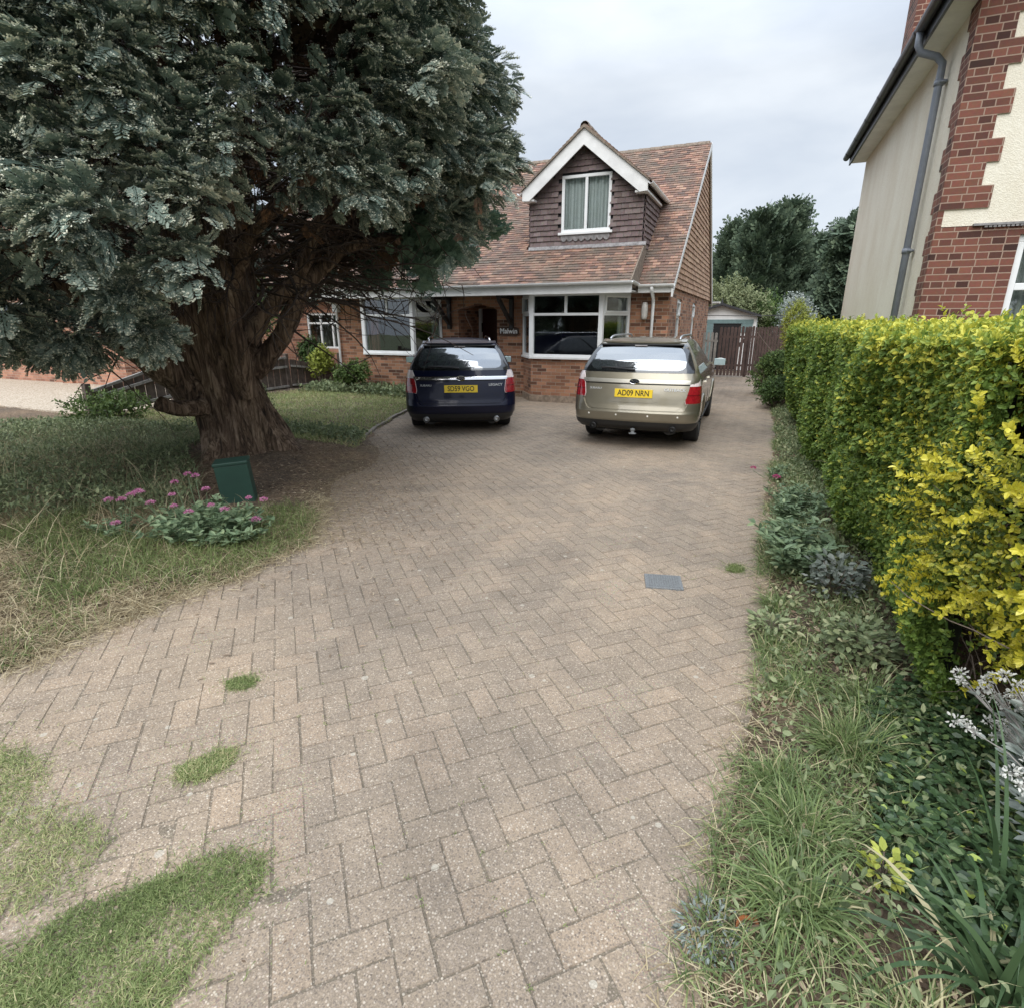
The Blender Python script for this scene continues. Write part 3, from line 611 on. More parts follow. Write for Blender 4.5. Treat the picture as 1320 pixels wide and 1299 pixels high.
# dormer roof
dsl = (apx + .22 - (dez + .02)) / 1.62
def drz(x): return 5.57 - 0.80 * abs(x - DX)
dr = MB(); DE = 1.37; DYB = 16.6
for sx in (-1, 1):
    xe = DX + sx * DE
    dr.add([(DX, 12.86, 5.57), (xe, 12.86, drz(xe)), (xe, roof_y(drz(xe)) + .3, drz(xe)), (DX, DYB, 5.57), (DX, 12.86, 5.49), (xe, 12.86, drz(xe) - .07), (xe, roof_y(drz(xe)) + .3, drz(xe) - .07), (DX, DYB, 5.49)],
           [(0, 1, 2, 3), (4, 7, 6, 5), (0, 4, 5, 1), (1, 5, 6, 2)])
o_ = dr.build('dormer_roof', M['ridge'], dob)
for sx in (1, -1):
    L_ = math.hypot(DE, 0.8 * DE); o_ = tiles('dormer_roof_tiles', M['roof_tile'], (DX + sx * DE, 12.84, drz(DX + DE) + .01), (0, 1, 0), (-sx * DE / L_, 0, .8 * DE / L_), (sx * .8 * DE / L_, 0, DE / L_), 3.7, L_,
        (lambda uc, vc, L_=L_: 12.84 + uc < roof_y(drz(DX + DE) + vc * .8 * DE / L_) + .1)); o_.parent = dob
rr_ = MB()
for i in range(12): rr_.lathe([(0.09, 0), (0.10, .02), (0.09, .3)], 10, Matrix.Translation((DX, 12.84 + i * .3, 5.56)) @ Matrix.Rotation(rad(-90), 4, 'X'))
rr_.build('ridge_tiles', M['ridge'], dob)
vb = MB()
for sx in (-1, 1):
    xe = DX + sx * (DE + .02)
    vb.prism([(DX, 5.59), (xe, drz(xe) + .02), (xe, drz(xe) - .0), (DX, 5.53)], 12.80, 12.90, 'y')
vb.build('verge', M['ridge'], dob)
bb = MB()
for sx in (-1, 1):
    xe = DX + sx * (DE + .0)
    bb.prism([(DX, 5.53), (xe, drz(xe) - .01), (xe, drz(xe) - .20), (xe - sx * .16, drz(xe) - .21), (DX, 5.53 - .30)] if sx > 0 else [(DX, 5.53), (DX, 5.23), (xe + .16, drz(xe) - .21), (xe, drz(xe) - .20), (xe, drz(xe) - .01)], 12.845, 12.875, 'y')
    bb.box(min(xe, xe - sx * .26), max(xe, xe - sx * .26), 12.876, 14.6, drz(xe) - .21, drz(xe) - .17)
bb.build('bargeboard', M['white_paint'], dob)
for sx in (-1, 1):
    xe = DX + sx * (DE + .06); gutter((xe, 12.80, drz(DX + DE) - .04), (xe, roof_y(drz(DX + DE)) - .0, drz(DX + DE) - .04), 0.05, parent=dob)
w_ = window((wx0, DY - .01), (wx1, DY - .01), wz0, wz1, ([0.5],), fw=0.06); w_.parent = dob
for (q0, q1) in ((.02, .53), (.57, 1.08)): c_ = curtain((wx0 + q0, DY + .1), (wx0 + q1, DY + .1), wz0, wz1, M['net']); c_.parent = dob
MB().box(wx0 - .06, wx1 + .06, DY - .09, DY + .02, wz0 - .05, wz0).build('window_sill', M['upvc'], dob, bevel=.005)
ap = MB(); nsc = 8; wd = (wx1 - wx0) / nsc
for i in range(nsc):
    cx = wx0 + (i + .5) * wd; ap.prism([(cx - wd / 2, wz0 - .055), (cx - wd / 2, wz0 - .12), (cx - wd * .3, wz0 - .17), (cx, wz0 - .185), (cx + wd * .3, wz0 - .17), (cx + wd / 2, wz0 - .12), (cx + wd / 2, wz0 - .055)], DY - .058, DY - .05, 'y')
ap.build('lead_apron', M['lead'], dob)
MB().prism([(DY - .06, 3.30), (DY - .10, 3.28), (DY - .10, 3.295), (DY - .06, 3.36)], DX - DHW - .02, DX + DHW + .1, 'x').build('lead_flashing', M['lead'], dob)

# ================================================================ LEFT NEIGHBOUR BUNGALOW
ln = empty('neighbour_bungalow', (-15, 13, 0), 0, 'orange brick bungalow next door on the left behind the big tree and the wooden fence', 'house')
def PL(o): o.parent = ln; o.location = (15, -13, 0); return o
wb = MB()
# main wall Y=13.9 from x -15.8..-10.9, window opening
X0, X1 = -12.75, -11.45
for (a, b_, z0, z1) in ((-16, X0, 0, 2.6), (X1, -10.86, 0, 2.6), (X0, X1, 0, 1.0), (X0, X1, 2.0, 2.6)): wb.box(a, b_, 13.9, 14.15, z0, z1)
wb.box(-11.1, -10.86, 14.15, 21, 0, 2.6)
for (a, b_, z0, z1) in ((-26, -21.6, 0, 3.0), (-18.9, -15.8, 0, 3.0), (-21.6, -18.9, 0, 1.05), (-21.6, -18.9, 2.3, 3.0)): wb.box(a, b_, 10.2, 10.45, z0, z1)
wb.box(-16.05, -15.8, 10.45, 13.9, 0, 3.0); wb.box(-18.55, -18.1, 10.1, 10.2, 0, 3.0)
PL(wb.build('wall', M['brick_orange']))
PL(window((X0, 13.95), (X1, 13.95), 1.0, 2.0, ([0.38, 0.72], [0.38, 0.72]), transom=1.72)); PL(window((-21.6, 10.3), (-18.9, 10.3), 1.05, 2.3, ([.5], [.5]), transom=1.85))
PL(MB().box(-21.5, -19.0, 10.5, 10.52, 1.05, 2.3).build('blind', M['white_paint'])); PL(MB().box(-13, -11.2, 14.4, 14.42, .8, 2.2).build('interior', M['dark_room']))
rf = MB(); rf.prism([(13.5, 2.55), (17.5, 6.0), (21.4, 2.55), (17.5, 5.8)], -17, -10.96, 'x'); rf.prism([(-26.6, 3.0), (-21, 6.2), (-15.3, 3.0), (-21, 5.9)], 9.8, 17, 'y')
PL(rf.build('roof', M['ridge']))
PL(tiles('roof_tiles', M['roof_tile'], (-16.5, 13.47, 2.57), (1, 0, 0), (0, 4, 3.45), (0, -3.45, 4), 5.6, 5.2, tw=.25, gauge=.15, tl=.2))
PL(tiles('roof_tiles', M['roof_tile'], (-15.3, 9.8, 3.02), (0, 1, 0), (-5.7, 0, 3.2), (3.2, 0, 5.7), 7, 6.4, tw=.25, gauge=.15, tl=.2))
PL(gutter((-16, 13.42, 2.55), (-10.98, 13.42, 2.55))); PL(MB().box(-16, -10.98, 13.48, 13.51, 2.4, 2.56).build('fascia', M['white_paint']))
PL(MB().prism([(-26, 3.0), (-21, 5.85), (-15.9, 3.0)], 10.2, 10.45, 'y').build('gable', M['brick_orange']))

# ================================================================ RIGHT NEIGHBOUR HOUSE (render and brick quoins)
rn = empty('rendered_house', (1.60, 8.45, 0), rad(1.6), 'tall cream rendered house with red brick quoins beyond the hedge on the right', 'house')
RT = 6.0; DEP = 6.75
ww0, ww1, wzz = .80, 2.7, 2.64
m_ = MB(); m_.box(0.012, 8, 0.012, DEP, 2.75, RT).box(0.012, 8, .3, DEP, 0, 2.75); m_.build('wall', M['render'], rn)
b_ = MB().box(0.0, ww0, 0.0, .3, 0, 2.742).box(ww0, ww1, 0, .3, 0, 0.9).box(ww0, ww1, 0, .3, wzz, 2.742).box(ww1, 8, 0, .3, 0, 2.742); b_.build('brick_wall', M['brick_red'], rn)
qn = MB(); z = 0.0; i = 0
while z < RT - .1:
    h = 0.225; lng = (i % 2 == 1)
    if z >= 2.74: qn.box(-.006, (.46 if lng else .345) - .003, -.006, .10, z, z + h)
    qn.box(-.007, .05, .005, (.345 if lng else .235), z + .001, z + h - .001)
    z += h; i += 1
qn.build('quoins', M['brick_red'], rn)
st_ = MB().box(0.345, ww1 + .2, -.035, .012, 2.742, 2.765)
for k in range(60): st_.box(.45 + k * .04, .478 + k * .04, -.03, .01, 2.722, 2.742)
st_.build('string_course', M['lead'], rn)
wo = window((ww0, .08), (ww1, .08), 0.9, wzz, ([0.33, .66], [0.33, .66]), transom=2.1, fw=0.075); wo.parent = rn
MB().box(ww0, ww1, .25, .27, .9, 2.6).build('interior', M['dark_cur'], rn)
EVZ = 4.93
sf = MB().prism([(-.26, EVZ), (.02, EVZ), (.02, EVZ + .3), (-.26, EVZ + .17)], -.4, DEP + .12, 'y'); sf.build('soffit', M['white_paint'], rn)
m_ = MB().prism([(-.29, EVZ - .03), (-.26, EVZ - .03), (-.26, EVZ + .18), (-.29, EVZ + .18)], -.45, DEP + .15, 'y'); m_.build('fascia', M['dark_gutter'], rn)
g_ = gutter((-.35, -.45, EVZ + .13), (-.35, DEP + .2, EVZ + .13), 0.062, 'dark_gutter'); g_.parent = rn
m_ = MB().prism([(-.33, EVZ + .2), (5, EVZ + 4.4), (9, EVZ + 1.4), (8.6, EVZ + .1), (5, EVZ + 4.2), (0, EVZ + .3)], -.5, DEP + .15, 'y'); m_.build('roof', M['ridge'], rn)
tl_ = tiles('roof_tiles', M['roof_tile'], (-.33, -.5, EVZ + .2), (0, 1, 0), (5.33, 0, 4.2), (-4.2, 0, 5.33), DEP + .65, 6.5, tw=.25, gauge=.16, tl=.22); tl_.parent = rn
m_ = MB().tube([(-.35, .95, EVZ + .10), (-.35, .95, EVZ - .05), (-.31, .95, EVZ - .13), (-.14, .93, EVZ - .20), (-.07, .92, EVZ - .28), (-.07, .92, EVZ - .40), (-.07, .92, .1)], .042, 12)
for z in (4.45, 2.6): m_.lathe([(.043, -.03), (.052, -.03), (.052, .03), (.043, .03)], 12, Matrix.Translation((-.07, .92, z))); m_.box(-.07, 0, .85, .99, z - .012, z + .012)
m_.build('downpipe', M['grey_pipe'], rn, smooth=False)
for p in bpy.data.objects['downpipe.002'].data.polygons if 'downpipe.002' in bpy.data.objects else []: p.use_smooth = True
MB().tube([(-.02, .99, .1), (-.02, .99, 4.4)], .008, 6).build('cable', M['white_paint'], rn)
ch = MB().box(0.10, .95, 4.55, 5.35, EVZ + .2, 9.0).box(0.05, 1.0, 4.50, 5.40, 7.1, 7.3); ch.build('chimney', M['brick_red'], rn)

# ================================================================ CARS
def mat_paint(name, col, metal=0.5, rough=0.35):
    m, t, b, o = newmat(name); n = noise(t, 3, 4, .5, objco(t)); r = ramp(t, [(.3, tuple(x * .9 for x in col)), (.7, tuple(x * 1.08 for x in col))], n.outputs['Fac'])
    t.links.new(r.outputs[0], b.inputs['Base Color']); b.inputs['Metallic'].default_value = metal; b.inputs['Roughness'].default_value = rough
    b.inputs['Coat Weight'].default_value = 1 if metal > .4 else .35; b.inputs['Specular IOR Level'].default_value = .5 if metal > .4 else .3; b.inputs['Coat Roughness'].default_value = 0.05; return m
def mat_carglass(name, fac, col):
    m, t, b, o = newmat(name); b.inputs['Base Color'].default_value = (*col, 1); b.inputs['Roughness'].default_value = .25
    g = N(t, 'ShaderNodeBsdfGlossy', Roughness=0.02); g.inputs['Color'].default_value = (.9, .95, 1, 1)
    lw = N(t, 'ShaderNodeLayerWeight', Blend=0.3); ms = N(t, 'ShaderNodeMixShader'); t.links.new(math_(t, 'ADD', math_(t, 'MULTIPLY', lw.outputs['Fresnel'], .7), fac), ms.inputs[0])
    t.links.new(b.outputs[0], ms.inputs[1]); t.links.new(g.outputs[0], ms.inputs[2]); t.links.new(ms.outputs[0], o.inputs[0]); return m
M['navy'] = mat_paint('navy_car_paint', (0.003, 0.005, 0.022), .2, .3); M['gold'] = mat_paint('champagne_car_paint', (0.27, 0.245, 0.185), .75, .38)
M['trim'] = mat_plain('black_trim', (0.018, 0.018, 0.018), .5); M['gap'] = mat_plain('panel_gap', (0.006, 0.006, 0.006), .8)
M['tyre'] = mat_plain('tyre_rubber', (0.018, 0.018, 0.019), .85, bmp=.2); M['alloy'] = mat_plain('alloy_wheel', (.45, .46, .47), .3, metal=.9, var=.05)
M['chrome'] = mat_plain('chrome', (.78, .78, .80), .12, metal=1.0, var=.03); M['glass_dark'] = mat_carglass('tinted_glass', .03, (.006, .007, .008)); M['glass_rear'] = mat_carglass('rear_glass', .20, (.022, .025, .03))
M['lamp_red'] = mat_plain('red_lens', (.28, .010, .016), .12, var=.3, scale=30, coat=1); M['lamp_dark'] = mat_plain('dark_red_lens', (.14, .006, .01), .15, coat=1); M['lamp_clear'] = mat_plain('clear_lens', (.72, .62, .60), .12, coat=1, var=.12, scale=30)
M['badge'] = mat_plain('badge_silver', (.60, .61, .62), .4, metal=.2, var=.02); M['gold_trim'] = mat_plain('satin_gold_trim', (.50, .48, .42), .35, metal=.7, var=.03); M['plate'] = mat_plain('yellow_plate', (.85, .60, .03), .35, var=.05); M['ink'] = mat_plain('plate_ink', (.01, .01, .01), .5); M['mirror_sky'] = mat_plain('mirror_glass', (.50, .62, .66), .08, metal=.4, var=.02)  # door mirror glass: pale sky reflection put into its base colour
M['sensor'] = mat_plain('sensor_cap', (.75, .73, .66), .4); M['hi_lamp'] = mat_plain('high_brake_lens', (.35, .33, .33), .2)
CL = [  # z, half width, rear y, front y, corner radius
    (.20, .78, .16, 4.50, .20), (.27, .83, .06, 4.60, .22), (.36, .855, .015, 4.66, .24), (.46, .865, .0, 4.68, .24), (.56, .868, .03, 4.68, .24), (.68, .868, .05, 4.62, .24), (.80, .862, .075, 4.45, .24),
    (.90, .850, .10, 4.05, .24), (.955, .835, .125, 3.55, .23), (1.0, .815, .145, 3.25, .22), (1.05, .80, .17, 3.12, .20), (1.15, .755, .235, 2.92, .17), (1.25, .705, .32, 2.70, .15), (1.33, .66, .41, 2.50, .14),
    (1.38, .625, .49, 2.36, .14), (1.415, .585, .56, 2.22, .14), (1.44, .50, .66, 2.05, .14), (1.455, .38, .78, 1.9, .14), (1.465, .2, .95, 1.75, .1), (1.468, .05, 1.1, 1.6, .03)]
CLA = np.array(CL)
def outline(z):
    w_, r, f, c = [np.interp(z, CLA[:, 0], CLA[:, k]) for k in (1, 2, 3, 4)]
    crown = 0.10 * w_; p = []
    for x in np.linspace(0, w_ - c, 10): p.append((x, r + crown * (x / w_) ** 2))
    y1 = p[-1][1]; cy = c * .95
    for a in np.linspace(0, math.pi / 2, 9)[1:]: p.append((w_ - c + c * math.sin(a), y1 + cy * (1 - math.cos(a))))
    ys = p[-1][1]; fc = min(.35, w_ * .6)
    for q in np.linspace(0, 1, 14)[1:]: p.append((w_ * (1 - .03 * q * q), ys + (f - fc - ys) * q))
    for a in np.linspace(0, math.pi / 2, 7)[1:]: p.append((w_ * .97 - fc * (1 - math.cos(a)), f - fc + fc * .6 * math.sin(a)))
    xe = p[-1][0]; ye = p[-1][1]
    for q in np.linspace(0, 1, 6)[1:]: p.append((xe * (1 - q), ye + .10 * (1 - (1 - q) ** 2)))
    return np.array(p)
_oc = {}
def surf(s, z, off=0.0):
    k = round(z, 4)
    if k not in _oc:
        p = outline(z); d = np.concatenate([[0], np.cumsum(np.hypot(*np.diff(p, axis=0).T))]); _oc[k] = (p, d)
    p, d = _oc[k]; a = abs(s); x = np.interp(a, d, p[:, 0]); y = np.interp(a, d, p[:, 1])
    if off:
        e = .01; x2 = np.interp(a + e, d, p[:, 0]); y2 = np.interp(a + e, d, p[:, 1]); x1 = np.interp(max(a - e, 0), d, p[:, 0]); y1 = np.interp(max(a - e, 0), d, p[:, 1])
        t = np.array([x2 - x1, y2 - y1]); t /= np.linalg.norm(t) + 1e-9; x += t[1] * off; y -= t[0] * off
    return (math.copysign(x, s) if s != 0 else 0.0, y, z)
def patch(name, rows, mat, parent, off=.006, ns=12, nz=4, sm=True, both=False):
    """rows: (z, s_left, s_right) in surface coordinates; closed shell of thickness off+.01"""
    o_ = None
    for mir in ((1, -1) if both else (1,)):
        zs, a, b_ = [], [], []
        for i in range(len(rows) - 1):
            for q in np.linspace(0, 1, nz, endpoint=False):
                zs.append(rows[i][0] * (1 - q) + rows[i + 1][0] * q); a.append(rows[i][1] * (1 - q) + rows[i + 1][1] * q); b_.append(rows[i][2] * (1 - q) + rows[i + 1][2] * q)
        zs.append(rows[-1][0]); a.append(rows[-1][1]); b_.append(rows[-1][2])
        V = []; n = ns + 1
        for z, l, r in zip(zs, a, b_): V += [surf(mir * (l + (r - l) * k / ns), z, off) for k in range(n)]
        m_ = len(zs); V2 = []
        for z, l, r in zip(zs, a, b_): V2 += [surf(mir * (l + (r - l) * k / ns), z, -.012) for k in range(n)]
        F = [(i * n + k, i * n + k + 1, (i + 1) * n + k + 1, (i + 1) * n + k) for i in range(m_ - 1) for k in range(ns)]
        B = len(V); rim = [k for k in range(n)] + [i * n + ns for i in range(1, m_)] + [(m_ - 1) * n + k for k in range(ns - 1, -1, -1)] + [i * n for i in range(m_ - 2, 0, -1)]
        F += [(rim[k], rim[(k + 1) % len(rim)], rim[(k + 1) % len(rim)] + B, rim[k] + B) for k in range(len(rim))]
        mb = MB(); mb.add(V + V2, F); o_ = mb.build(name, mat, parent, fix=False)
        import bmesh
        bm = bmesh.new(); bm.from_mesh(o_.data); bmesh.ops.recalc_face_normals(bm, faces=bm.faces); bm.to_mesh(o_.data); bm.free()
        if sm: smooth_angle(o_, 40)
    return o_
def make_car(name, loc, heading, paint, label, plate, model, lift, outback):
    car = empty(name, loc, heading, label, 'car', 'estate cars parked outside the house')
    body_root = empty('tmp'); bpy.data.objects.remove(body_root)
    # body shell
    zs = []
    for i in range(len(CL) - 1):
        for q in (0, .5): zs.append(CL[i][0] * (1 - q) + CL[i + 1][0] * q)
    zs.append(CL[-1][0]); V = []
    for z in zs:
        p = outline(z); full = [(x, y) for x, y in p] + [(-x, y) for x, y in p[-2:0:-1]]; V += [(x, y, z) for x, y in full]; n = len(full)
    F = [(i * n + k, i * n + (k + 1) % n, (i + 1) * n + (k + 1) % n, (i + 1) * n + k) for i in range(len(zs) - 1) for k in range(n)] + [list(range(n)), list(range(len(V) - 1, len(V) - n - 1, -1))]
    mb = MB(); mb.add(V, F); body = mb.build('body', paint, car)
    body.location.z = lift
    # wheel arch cut
    cut = MB()
    for wy_ in (1.0, 3.67):
        for sx in (-1, 1): cut.lathe([(0, .52), (.375, .52), (.375, 1.0), (0, 1.0)], 32, Matrix.Translation((0, wy_, .32 - lift)) @ Matrix.Rotation(sx * math.pi / 2, 4, 'Y'))
    co2 = cut.build('cutter', M['gap']); body.location.z = 0
    md = body.modifiers.new('c', 'BOOLEAN'); md.object = co2; md.operation = 'DIFFERENCE'; md.solver = 'EXACT'
    bpy.context.view_layer.update(); me = bpy.data.meshes.new_from_object(body.evaluated_get(bpy.context.evaluated_depsgraph_get())); body.modifiers.clear(); body.data = me
    bpy.data.objects.remove(co2); smooth_angle(body, 32); body.location.z = lift
    A = lambda o: (setattr(o, 'location', Vector((o.location.x, o.location.y, o.location.z + lift))), o)[1]
    # gloss black glasshouse band, rear glass, side glass
    A(patch('rear_screen', [(1.0, -.80, .80), (1.05, -.80, .80), (1.25, -.71, .71), (1.372, -.63, .63)], M['glass_dark'], car, .004, 24))
    rw = [(1.03, -.56, .56), (1.045, -.62, .62), (1.08, -.655, .655), (1.15, -.655, .655), (1.25, -.62, .62), (1.31, -.575, .575), (1.335, -.52, .52)]
    A(patch('rear_glass', rw, M['glass_rear'], car, .0065, 24))
    A(patch('side_glass', [(1.0, .98, 3.05), (1.1, 1.0, 2.95), (1.2, 1.08, 2.75), (1.30, 1.15, 2.5), (1.36, 1.20, 2.25)], M['glass_dark'], car, .004, 30, both=True))
    for s0, s1 in ((1.72, 1.80), (2.62, 2.68)):
        if s0 < 2.0: A(patch('pillar', [(1.0, s0, s1), (1.36, s0, s1)], M['trim'], car, .007, 4, both=True))
    A(patch('window_trim', [(.985, .92, 3.05), (1.0, .92, 3.05)], M['trim'], car, .008, 30, 1, both=True))
    # tailgate : crease, chrome strip, seams
    A(patch('tailgate', [(.50, -.58, .58), (.56, -.66, .66), (.68, -.71, .71), (.80, -.735, .735), (.92, -.755, .755), (.995, -.765, .765)], paint, car, .010, 24))
    A(patch('chrome_strip', [(.862, -.735, .735), (.872, -.735, .735), (.905, -.742, .742), (.912, -.742, .742)], M['chrome'] if not outback else M['gold_trim'], car, .022, 24, 2))
    A(patch('tailgate_crease', [(.842, -.735, .735), (.855, -.735, .735)], M['gap'], car, .0115, 24, 1))
    # number plate recess
    A(patch('plate_recess', [(.60, -.27, .27), (.62, -.33, .33), (.815, -.37, .37), (.835, -.37, .37)], paint if outback else M['navy'], car, .016, 12))
    yp = surf(0, .72)[1]
    tilt = rad(-6)
    pl = MB().box(-.262, .262, -.004, .004, -.057, .057).build('number_plate', M['plate'], car, bevel=.002); pl.location = (0, yp - .026, .725 + lift); pl.rotation_euler = (tilt, 0, 0)
    text('plate_lettering', plate, .108, M['ink'], pl, (0, -.0055, 0.0), (rad(90), 0, 0), .0012, .001, .84)
    # emblem : oval with six stars
    em = MB().lathe([(0, .010), (.030, .010), (.034, .008), (.036, 0)], 24, Matrix.Translation((0, surf(0, .89)[1] - .026, .885)) @ Matrix.Rotation(rad(90), 4, 'X') @ Matrix.Diagonal((1.9, 1.0, 1, 1))).build('emblem', M['navy'], car, smooth=False); A(em)
    er = MB()
    for k in range(24):
        a0, a1 = 2 * math.pi * k / 24, 2 * math.pi * (k + 1) / 24; yb = surf(0, .89)[1] - .038
        er.tube([(math.cos(a0) * .066, yb, .885 + math.sin(a0) * .035), (math.cos(a1) * .066, yb, .885 + math.sin(a1) * .035)], .0035, 5)
    for (sx, sz, rr) in ((-.034, .010, .014), (-.012, -.004, .008), (.006, .012, .008), (.014, -.014, .008), (.028, .004, .008), (.042, -.008, .008)):
        pts = []
        for k in range(8): a = math.pi * k / 4; q = rr if k % 2 == 0 else rr * .3; pts.append((sx + math.cos(a) * q, .885 + sz + math.sin(a) * q))
        er.prism(pts, yb - .001, yb + .003, 'y')
    A(er.build('emblem_stars', M['chrome'], car, fix=False))
    for (tx, tz, bd, sz_, body_) in ((-.55, .775, .0, .042, 'SUBARU'), (.55, .782, .001, .052, model)):
        ys_ = surf(tx, tz)[1]; t_ = text('badge', body_, sz_, M['badge'], car, (tx, ys_ - .016, tz + lift), (rad(90) + tilt, 0, math.atan2(surf(tx + .05, tz)[1] - surf(tx - .05, tz)[1], .1)), bd, .002, 1.15)
    # rear lamps
    lw0 = lambda s: s
    A(patch('lamp_housing', [(.655, .70, .98), (.70, .69, 1.06), (.80, .705, 1.12), (.92, .725, 1.10), (.975, .75, 1.04), (1.0, .77, .90)], M['lamp_clear'], car, .018, 14, both=True))
    A(patch('tail_light', [(.660, .705, .975), (.70, .695, 1.055), (.80, .71, 1.115), (.885, .725, 1.105)], M['lamp_red'], car, .021, 14, both=True))
    A(patch('lens_band', [(.765, .71, 1.10), (.777, .71, 1.10)], M['lamp_dark'], car, .0225, 14, 1, both=True))
    # bumper
    A(patch('bumper', [(.335, -1.30, 1.30), (.36, -1.34, 1.34), (.42, -1.36, 1.36), (.46, -1.36, 1.36), (.488, -1.35, 1.35)], paint, car, .022, 40))
    A(patch('bumper_corner', [(.486, .62, 1.35), (.52, .665, 1.33), (.58, .70, 1.30), (.645, .725, 1.26), (.66, .735, 1.22)], paint, car, .022, 20, both=True))
    A(patch('lower_valance', [(.21, -1.15, 1.15), (.27, -1.25, 1.25), (.335, -1.3, 1.3)], M['trim'], car, .012 if not outback else .028, 40))
    # exhausts, tow eye
    for sx in (-1, 1):
        A(MB().lathe([(.040, .0), (.046, .0), (.046, -.22), (.038, -.22), (.036, -.02), (.0, -.05)], 18, Matrix.Translation((sx * .56, .03, .245)) @ Matrix.Rotation(rad(90), 4, 'X')).build('exhaust_tip', M['alloy'] if not outback else M['trim'], car, smooth=True))
        A(MB().lathe([(0, 0), (.12, 0), (.13, -.55), (0, -.55)], 16, Matrix.Translation((sx * .50, .28, .25)) @ Matrix.Rotation(rad(90), 4, 'X')).build('silencer', M['trim'], car))
    if outback:
        A(MB().lathe([(0, .03), (.02, .025), (.026, .01), (.02, -.005), (.016, -.03), (.04, -.04), (.04, -.05), (0, -.05)], 14, Matrix.Translation((.02, .04, .21)) @ Matrix.Diagonal((1.4, 1.2, 1, 1))).build('tow_ball', M['iron'], car, smooth=True))
        for sx in (-.62, -.22, .22, .62): A(MB().lathe([(0, .004), (.012, .003), (.013, 0)], 12, Matrix.Translation((sx, surf(sx, .42)[1] - .024, .425)) @ Matrix.Rotation(rad(90), 4, 'X')).build('parking_sensor', M['sensor'], car))
    # underbody
    A(MB().box(-.62, .62, .25, 4.4, .17, .30).box(-.75, .75, 1.5, 3.2, .19, .32).build('underbody', M['gap'], car))
    # spoiler and high brake lamp
    sp = MB(); n = 12; V = []
    for k in range(n + 1):
        x = -.60 + 1.2 * k / n; yb = surf(x, 1.40)[1]; e = (1 - abs(x / .60) ** 6)
        V += [(x, yb + .12, 1.435), (x, yb - .085 * e, 1.405), (x, yb - .085 * e, 1.385), (x, yb + .02, 1.375)]
    sp.add(V, [(k * 4 + a, k * 4 + (a + 1) % 4, (k + 1) * 4 + (a + 1) % 4, (k + 1) * 4 + a) for k in range(n) for a in range(4)] + [(0, 1, 2, 3), (n * 4 + 3, n * 4 + 2, n * 4 + 1, n * 4)])
    so_ = A(sp.build('spoiler', paint, car)); smooth_angle(so_, 40)
    A(MB().box(-.58, .58, surf(0, 1.37)[1] - .035, surf(0, 1.37)[1] + .1, 1.355, 1.376).build('spoiler_lip', M['trim'], car, bevel=.006))
    A(MB().box(-.085, .085, surf(0, 1.36)[1] - .045, surf(0, 1.36)[1] - .02, 1.345, 1.362).build('brake_light', M['hi_lamp'], car))
    # wiper
    z0 = 1.035; A(MB().tube([(-.02, surf(0, z0)[1] - .02, z0), (-.1, surf(.1, z0 + .01)[1] - .035, z0 + .01), (-.42, surf(.42, z0 + .03)[1] - .03, z0 + .03)], [.016, .010, .006], 8).box(-.50, -.02, surf(.25, z0 + .03)[1] - .018, surf(.25, z0 + .03)[1] + .0, z0 + .015, z0 + .035).build('wiper', M['trim'], car))
    # roof rails
    for sx in (-1, 1):
        p = [(sx * .50, y, 1.435 + .045 * (1 - abs((y - 1.55) / .87) ** 8) * 1.0) for y in np.linspace(.68, 2.42, 14)]
        A(MB().tube(p, .016, 8).build('roof_rail', M['alloy'] if outback else M['chrome'], car, smooth=True))
    # door mirrors
    for sx in (-1, 1):
        mm = MB().lathe([(0, -.045), (.07, -.04), (.088, -.01), (.085, .03), (.05, .07), (0, .08)], 18, Matrix.Translation((sx * .97, 2.95, 1.01)) @ Matrix.Rotation(rad(-90), 4, 'X') @ Matrix.Diagonal((1.25, .80, 1, 1)))
        mm.box(sx * .80 - .05, sx * .80 + .08 * sx + .02, 2.95, 3.0, .97, 1.0); mo_ = A(mm.build('door_mirror', paint if outback else M['trim'], car)); smooth_angle(mo_, 50)
        MB().box(sx * .97 - .092, sx * .97 + .092, 2.899, 2.906, .955, 1.065).build('mirror_glass', M['mirror_sky'], mo_, bevel=.003)
    # door seams, handles, arches
    for s_ in (1.72, 2.75): A(patch('door_seam', [(.36, s_, s_ + .010), (.98, s_, s_ + .010)], M['gap'], car, .0025, 1, 6, both=True))
    for s_ in (1.82, 2.6): A(patch('door_handle', [(.86, s_, s_ + .18), (.885, s_, s_ + .18)], paint, car, .03, 6, 1, both=True))
    A(patch('side_sill', [(.24, 1.75, 3.9), (.33, 1.72, 3.95)], M['trim'], car, .02, 30, 2, both=True))
